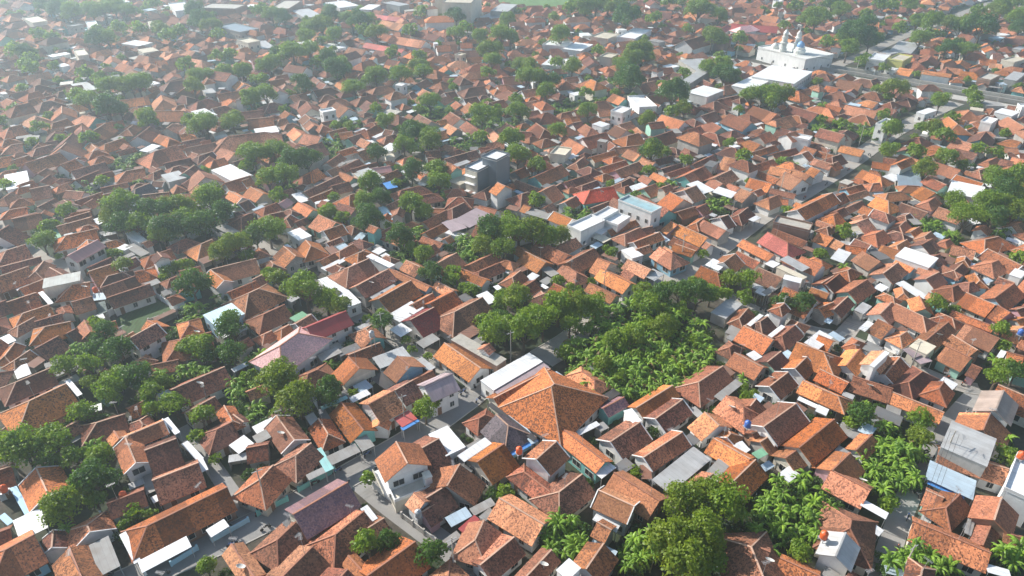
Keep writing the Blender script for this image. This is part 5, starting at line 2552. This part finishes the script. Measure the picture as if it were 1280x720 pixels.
dm_ = MB(); dm_.tube([(0,0,-.9),(0,0,0)], [.04,.04], 6, 'steel'); dm_.tube([(0,0,0),(0,0,.5)], [.02,.02], 5, 'steel'); DISHM = as_mesh(dm_, 'mount')
for h in near_set[:170]:
    if rnd.random() > .13 or h['colr'] not in TILED: continue
    u = rnd.uniform(-.3, .3)*h['L']; vv_ = rnd.choice((-1, 1))*h['w']*.45
    c_, s2 = math.cos(h['rot']), math.sin(h['rot'])
    X, Y = h['x']+u*c_-vv_*s2, h['y']+u*s2+vv_*c_
    root = empty('satellite_dish', (X, Y, h['hr']-abs(vv_)*TP+.75), 0)
    o = link_mesh('dish', DISH, root); o.rotation_euler = (R(-28), R(18), 0); link_mesh('mount', DISHM, root)
    tag(root, cat='satellite dish', group='satellite dishes on the roofs'); ask_label(root, 'pale satellite dish on a roof', X, Y, 5)
def tank(X, Y, z, colr, hstand, label):
    root = empty('water_tank', (X, Y, z), .4)
    m_ = MB(); m_.lathe([(0,hstand),(.55,hstand),(.58,hstand+.1),(.58,hstand+1.1),(.45,hstand+1.25),(.2,hstand+1.32),(.2,hstand+1.4),(0,hstand+1.4)], 16, colr); m_.build('tank_body', root, True)
    for sx in (-1, 1):
        for sy in (-1, 1):
            m_ = MB(); m_.bar((sx*.45,sy*.45,0), (sx*.4,sy*.4,hstand), .09, .09, 'steel'); m_.build('leg', root)
    m_ = MB(); m_.box(-.6,.6,-.6,.6,hstand-.08,hstand-.002,'steel'); m_.build('platform', root)
    tag(root, label, 'water tank', 'rooftop and tower water tanks')
for px, py, z, cl, hs, lb in ((649,566,3.6,'tank_orange',1.0,'red plastic water tank beside the charcoal-tiled roof'), (1275,572,6.0,'tank_orange',.6,'red water tank on the white building at the right edge'),
        (1029,672,5.0,'tank_orange',.6,'orange water tank on the grey gabled shed'), (6,614,2.5,'tank_orange',.6,'red water tank at the left edge by the blue canopy'),
        (120,365,4.5,'tank_orange',1.4,'orange water tank on a stand near the cream block'), (934,533,4.4,'tank_blue',.5,'blue water tank beside the white-trimmed orange gable'),
        (155,622,3.0,'tank_orange',.4,'red drum beside the white gable with blue stripe'), (465,420,0.0,'steel',6.5,'silver water tank on a tall frame near the maroon roof'),
        (523,645,3.2,'steel',.5,'steel water tank beside the lane below the balcony house'), (1275,418,4.0,'tank_blue',1.0,'blue water tank at the right edge')):
    X, Y = P(px, py, z+hs); tank(X, Y, z, cl, hs, lb)
# utility poles and wires
POLES = []
def upole(X, Y):
    root = empty('utility_pole', (X, Y, 0), .5)
    m_ = MB(); m_.tube([(0,0,0),(0,0,8.5)], [.14,.09], 8, 'concrete'); m_.build('pole', root)
    m_ = MB(); m_.box(-.9,.9,-.05,.05,7.9,8.0,'steel'); m_.build('crossarm', root)
    POLES.append((X, Y)); tag(root, cat='utility pole', group='utility poles along the streets'); ask_label(root, 'slim concrete utility pole', X, Y, 4)
for ri, off in ((0, 1), (1, -1), (3, 1), (4, 1), (5, -1), (2, 1), (8, 1)):
    pts, w = road_lines[ri]; acc = 0
    for i in range(1, len(pts)-1):
        acc += math.dist(pts[i], pts[i-1])
        if acc > 28:
            acc = 0; dx, dy = pts[i+1][0]-pts[i][0], pts[i+1][1]-pts[i][1]; l = math.hypot(dx, dy)
            upole(pts[i][0]-dy/l*(w/2+.5)*off, pts[i][1]+dx/l*(w/2+.5)*off)
for (a, b) in zip(POLES, POLES[1:]):
    L = math.dist(a, b)
    if L > 42 or L < 8: continue
    m_ = MB(); ux, uy = (b[0]-a[0])/L, (b[1]-a[1])/L
    for off in (-.7, 0, .7):
        m_.tube([(a[0]-uy*off+ux*L*t, a[1]+ux*off+uy*L*t, 8.05-1.3*4*t*(1-t)) for t in [i/8 for i in range(9)]], [.028]*9, 4, 'dark')
    o = m_.build('overhead_wire'); tag(o, cat='overhead wires', group='overhead wires between the poles'); ask_label(o, 'thin dark sagging wires over the street', (a[0]+b[0])/2, (a[1]+b[1])/2, 8)
# small white car in the parking yard
def car(X, Y, rz, label, mat='car'):
    root = empty('parked_car', (X, Y, .09), rz)
    b = MB()
    prof = [(-2.0,.35),(-2.05,.8),(-1.5,.95),(-1.0,1.42),(.7,1.45),(1.25,.98),(2.0,.85),(2.08,.4)]
    n = len(prof)
    def wd(z): return .82 if z < 1.0 else .66
    vs = [(x, -wd(z), z) for x, z in prof]+[(x, wd(z), z) for x, z in prof]
    fs = [tuple(range(n)), tuple(range(2*n-1, n-1, -1))]+[(i, n+i, n+(i+1) % n, (i+1) % n) for i in range(n)]
    b.add(vs, fs, mat); b.build('body', root)
    g = MB(); g.add([(.74,-.6,1.40),(1.18,-.7,1.03),(1.18,.7,1.03),(.74,.6,1.40),(.78,-.6,1.44),(1.24,-.7,1.04),(1.24,.7,1.04),(.78,.6,1.44)], [(0,3,2,1),(4,5,6,7),(0,1,5,4),(1,2,6,5),(2,3,7,6),(3,0,4,7)], 'glass'); g.build('windscreen', root)
    for sy in (-1, 1):
        g = MB(); g.add([(-1.1,sy*.79,1.0),(1.0,sy*.79,1.0),(.6,sy*.7,1.36),(-.85,sy*.7,1.36)], [(0,1,2,3) if sy < 0 else (3,2,1,0)], 'glass'); g.build('side_window', root)
    for sx in (-1.3, 1.3):
        for sy in (-.8, .8):
            w_ = MB(); w_.tube([(sx,sy-.1,.3),(sx,sy+.1,.3)], [.31,.31], 14, 'tyre'); ww = w_.build('wheel', root)
            w_ = MB(); w_.tube([(sx,sy-.11,.3),(sx,sy+.11,.3)], [.17,.17], 10, 'steel'); w_.build('rim', ww)
    for sy in (-.55, .55):
        w_ = MB(); w_.box(2.05,2.1,sy-.14,sy+.14,.62,.76,'frame'); w_.build('headlight', root)
    tag(root, label, 'car', 'parked cars')
X, Y = P(1080, 396, .5); car(X, Y, .35, 'small white car parked in the yard beside the teal-walled house')
for i, (px, py) in enumerate(((930,60),(938,58),(948,62),(925,66))):
    X, Y = P(px, py, .5); car(X, Y, .2+i, f"{['white car nearest the gate','white car behind the first one','white car closest to the mosque','white car on the street edge'][i]} in the mosque forecourt")
def moto(X, Y, rz, mat):
    root = empty('motorcycle', (X, Y, .04), rz)
    b = MB(); b.tube([(-.75,0,.75),(-.2,0,.72),(.15,0,.62),(.45,0,.85)], [.08,.15,.12,.07], 8, mat); b.tube([(.5,0,.95),(.62,0,.5),(.68,0,.3)], [.05,.06,.04], 6, mat); b.build('body', root)
    b = MB(); b.tube([(-.7,0,.86),(.05,0,.82)], [.13,.12], 8, 'tyre'); b.build('seat', root)
    b = MB(); b.bar((.45,-.33,1.02), (.45,.33,1.02), .05, .05, 'steel'); b.build('handlebar', root)
    for x in (-.62, .68):
        b = MB(); b.tube([(x,-.05,.3),(x,.05,.3)], [.3,.3], 14, 'tyre'); b.build('wheel', root)
    tag(root, cat='motorcycle', group='motorcycles parked along the streets'); ask_label(root, {'tank_orange': 'red', 'tank_blue': 'blue', 'dark': 'black', 'frame': 'white'}[mat]+' motorcycle', X, Y, 1)
for ri, w_off in ((3, 1), (5, 1), (3, -1), (2, 1), (4, 1), (1, 1), (0, -1)):
    pts, w = road_lines[ri]
    for i in range(2, len(pts)-2, 3):
        if rnd.random() < .4 or proj(*pts[i])[2] > 260: continue
        dx, dy = pts[i+1][0]-pts[i][0], pts[i+1][1]-pts[i][1]; l = math.hypot(dx, dy)
        moto(pts[i][0]-dy/l*(w/2-.8)*w_off, pts[i][1]+dx/l*(w/2-.8)*w_off, math.atan2(dy, dx)+rnd.choice((0, math.pi, .9)), rnd.choice(('tank_orange', 'tank_blue', 'dark', 'dark', 'frame')))
resolve_labels()

# ---------------------------------------------------------------- haze
hz = MB(); hz.box(-1600, 1600, -500, 2700, -1, 100, 'haze')
k = NT('air_haze')
k.t.nodes.remove(k.b)
vp = k.n("ShaderNodeVolumePrincipled")
vp.inputs['Color'].default_value = (0.74, 0.90, 1.0, 1)
vp.inputs['Density'].default_value = HAZE_D
vp.inputs['Anisotropy'].default_value = HAZE_G
k.l(vp.outputs[0], k.t.nodes["Material Output"].inputs['Volume'])
M['haze'] = k.m
ho = hz.build('haze')
tag(ho, 'pale morning haze hanging over the whole town', 'haze', None, 'stuff')
print('objects', len(bpy.data.objects), round(time.time()-T0, 1))
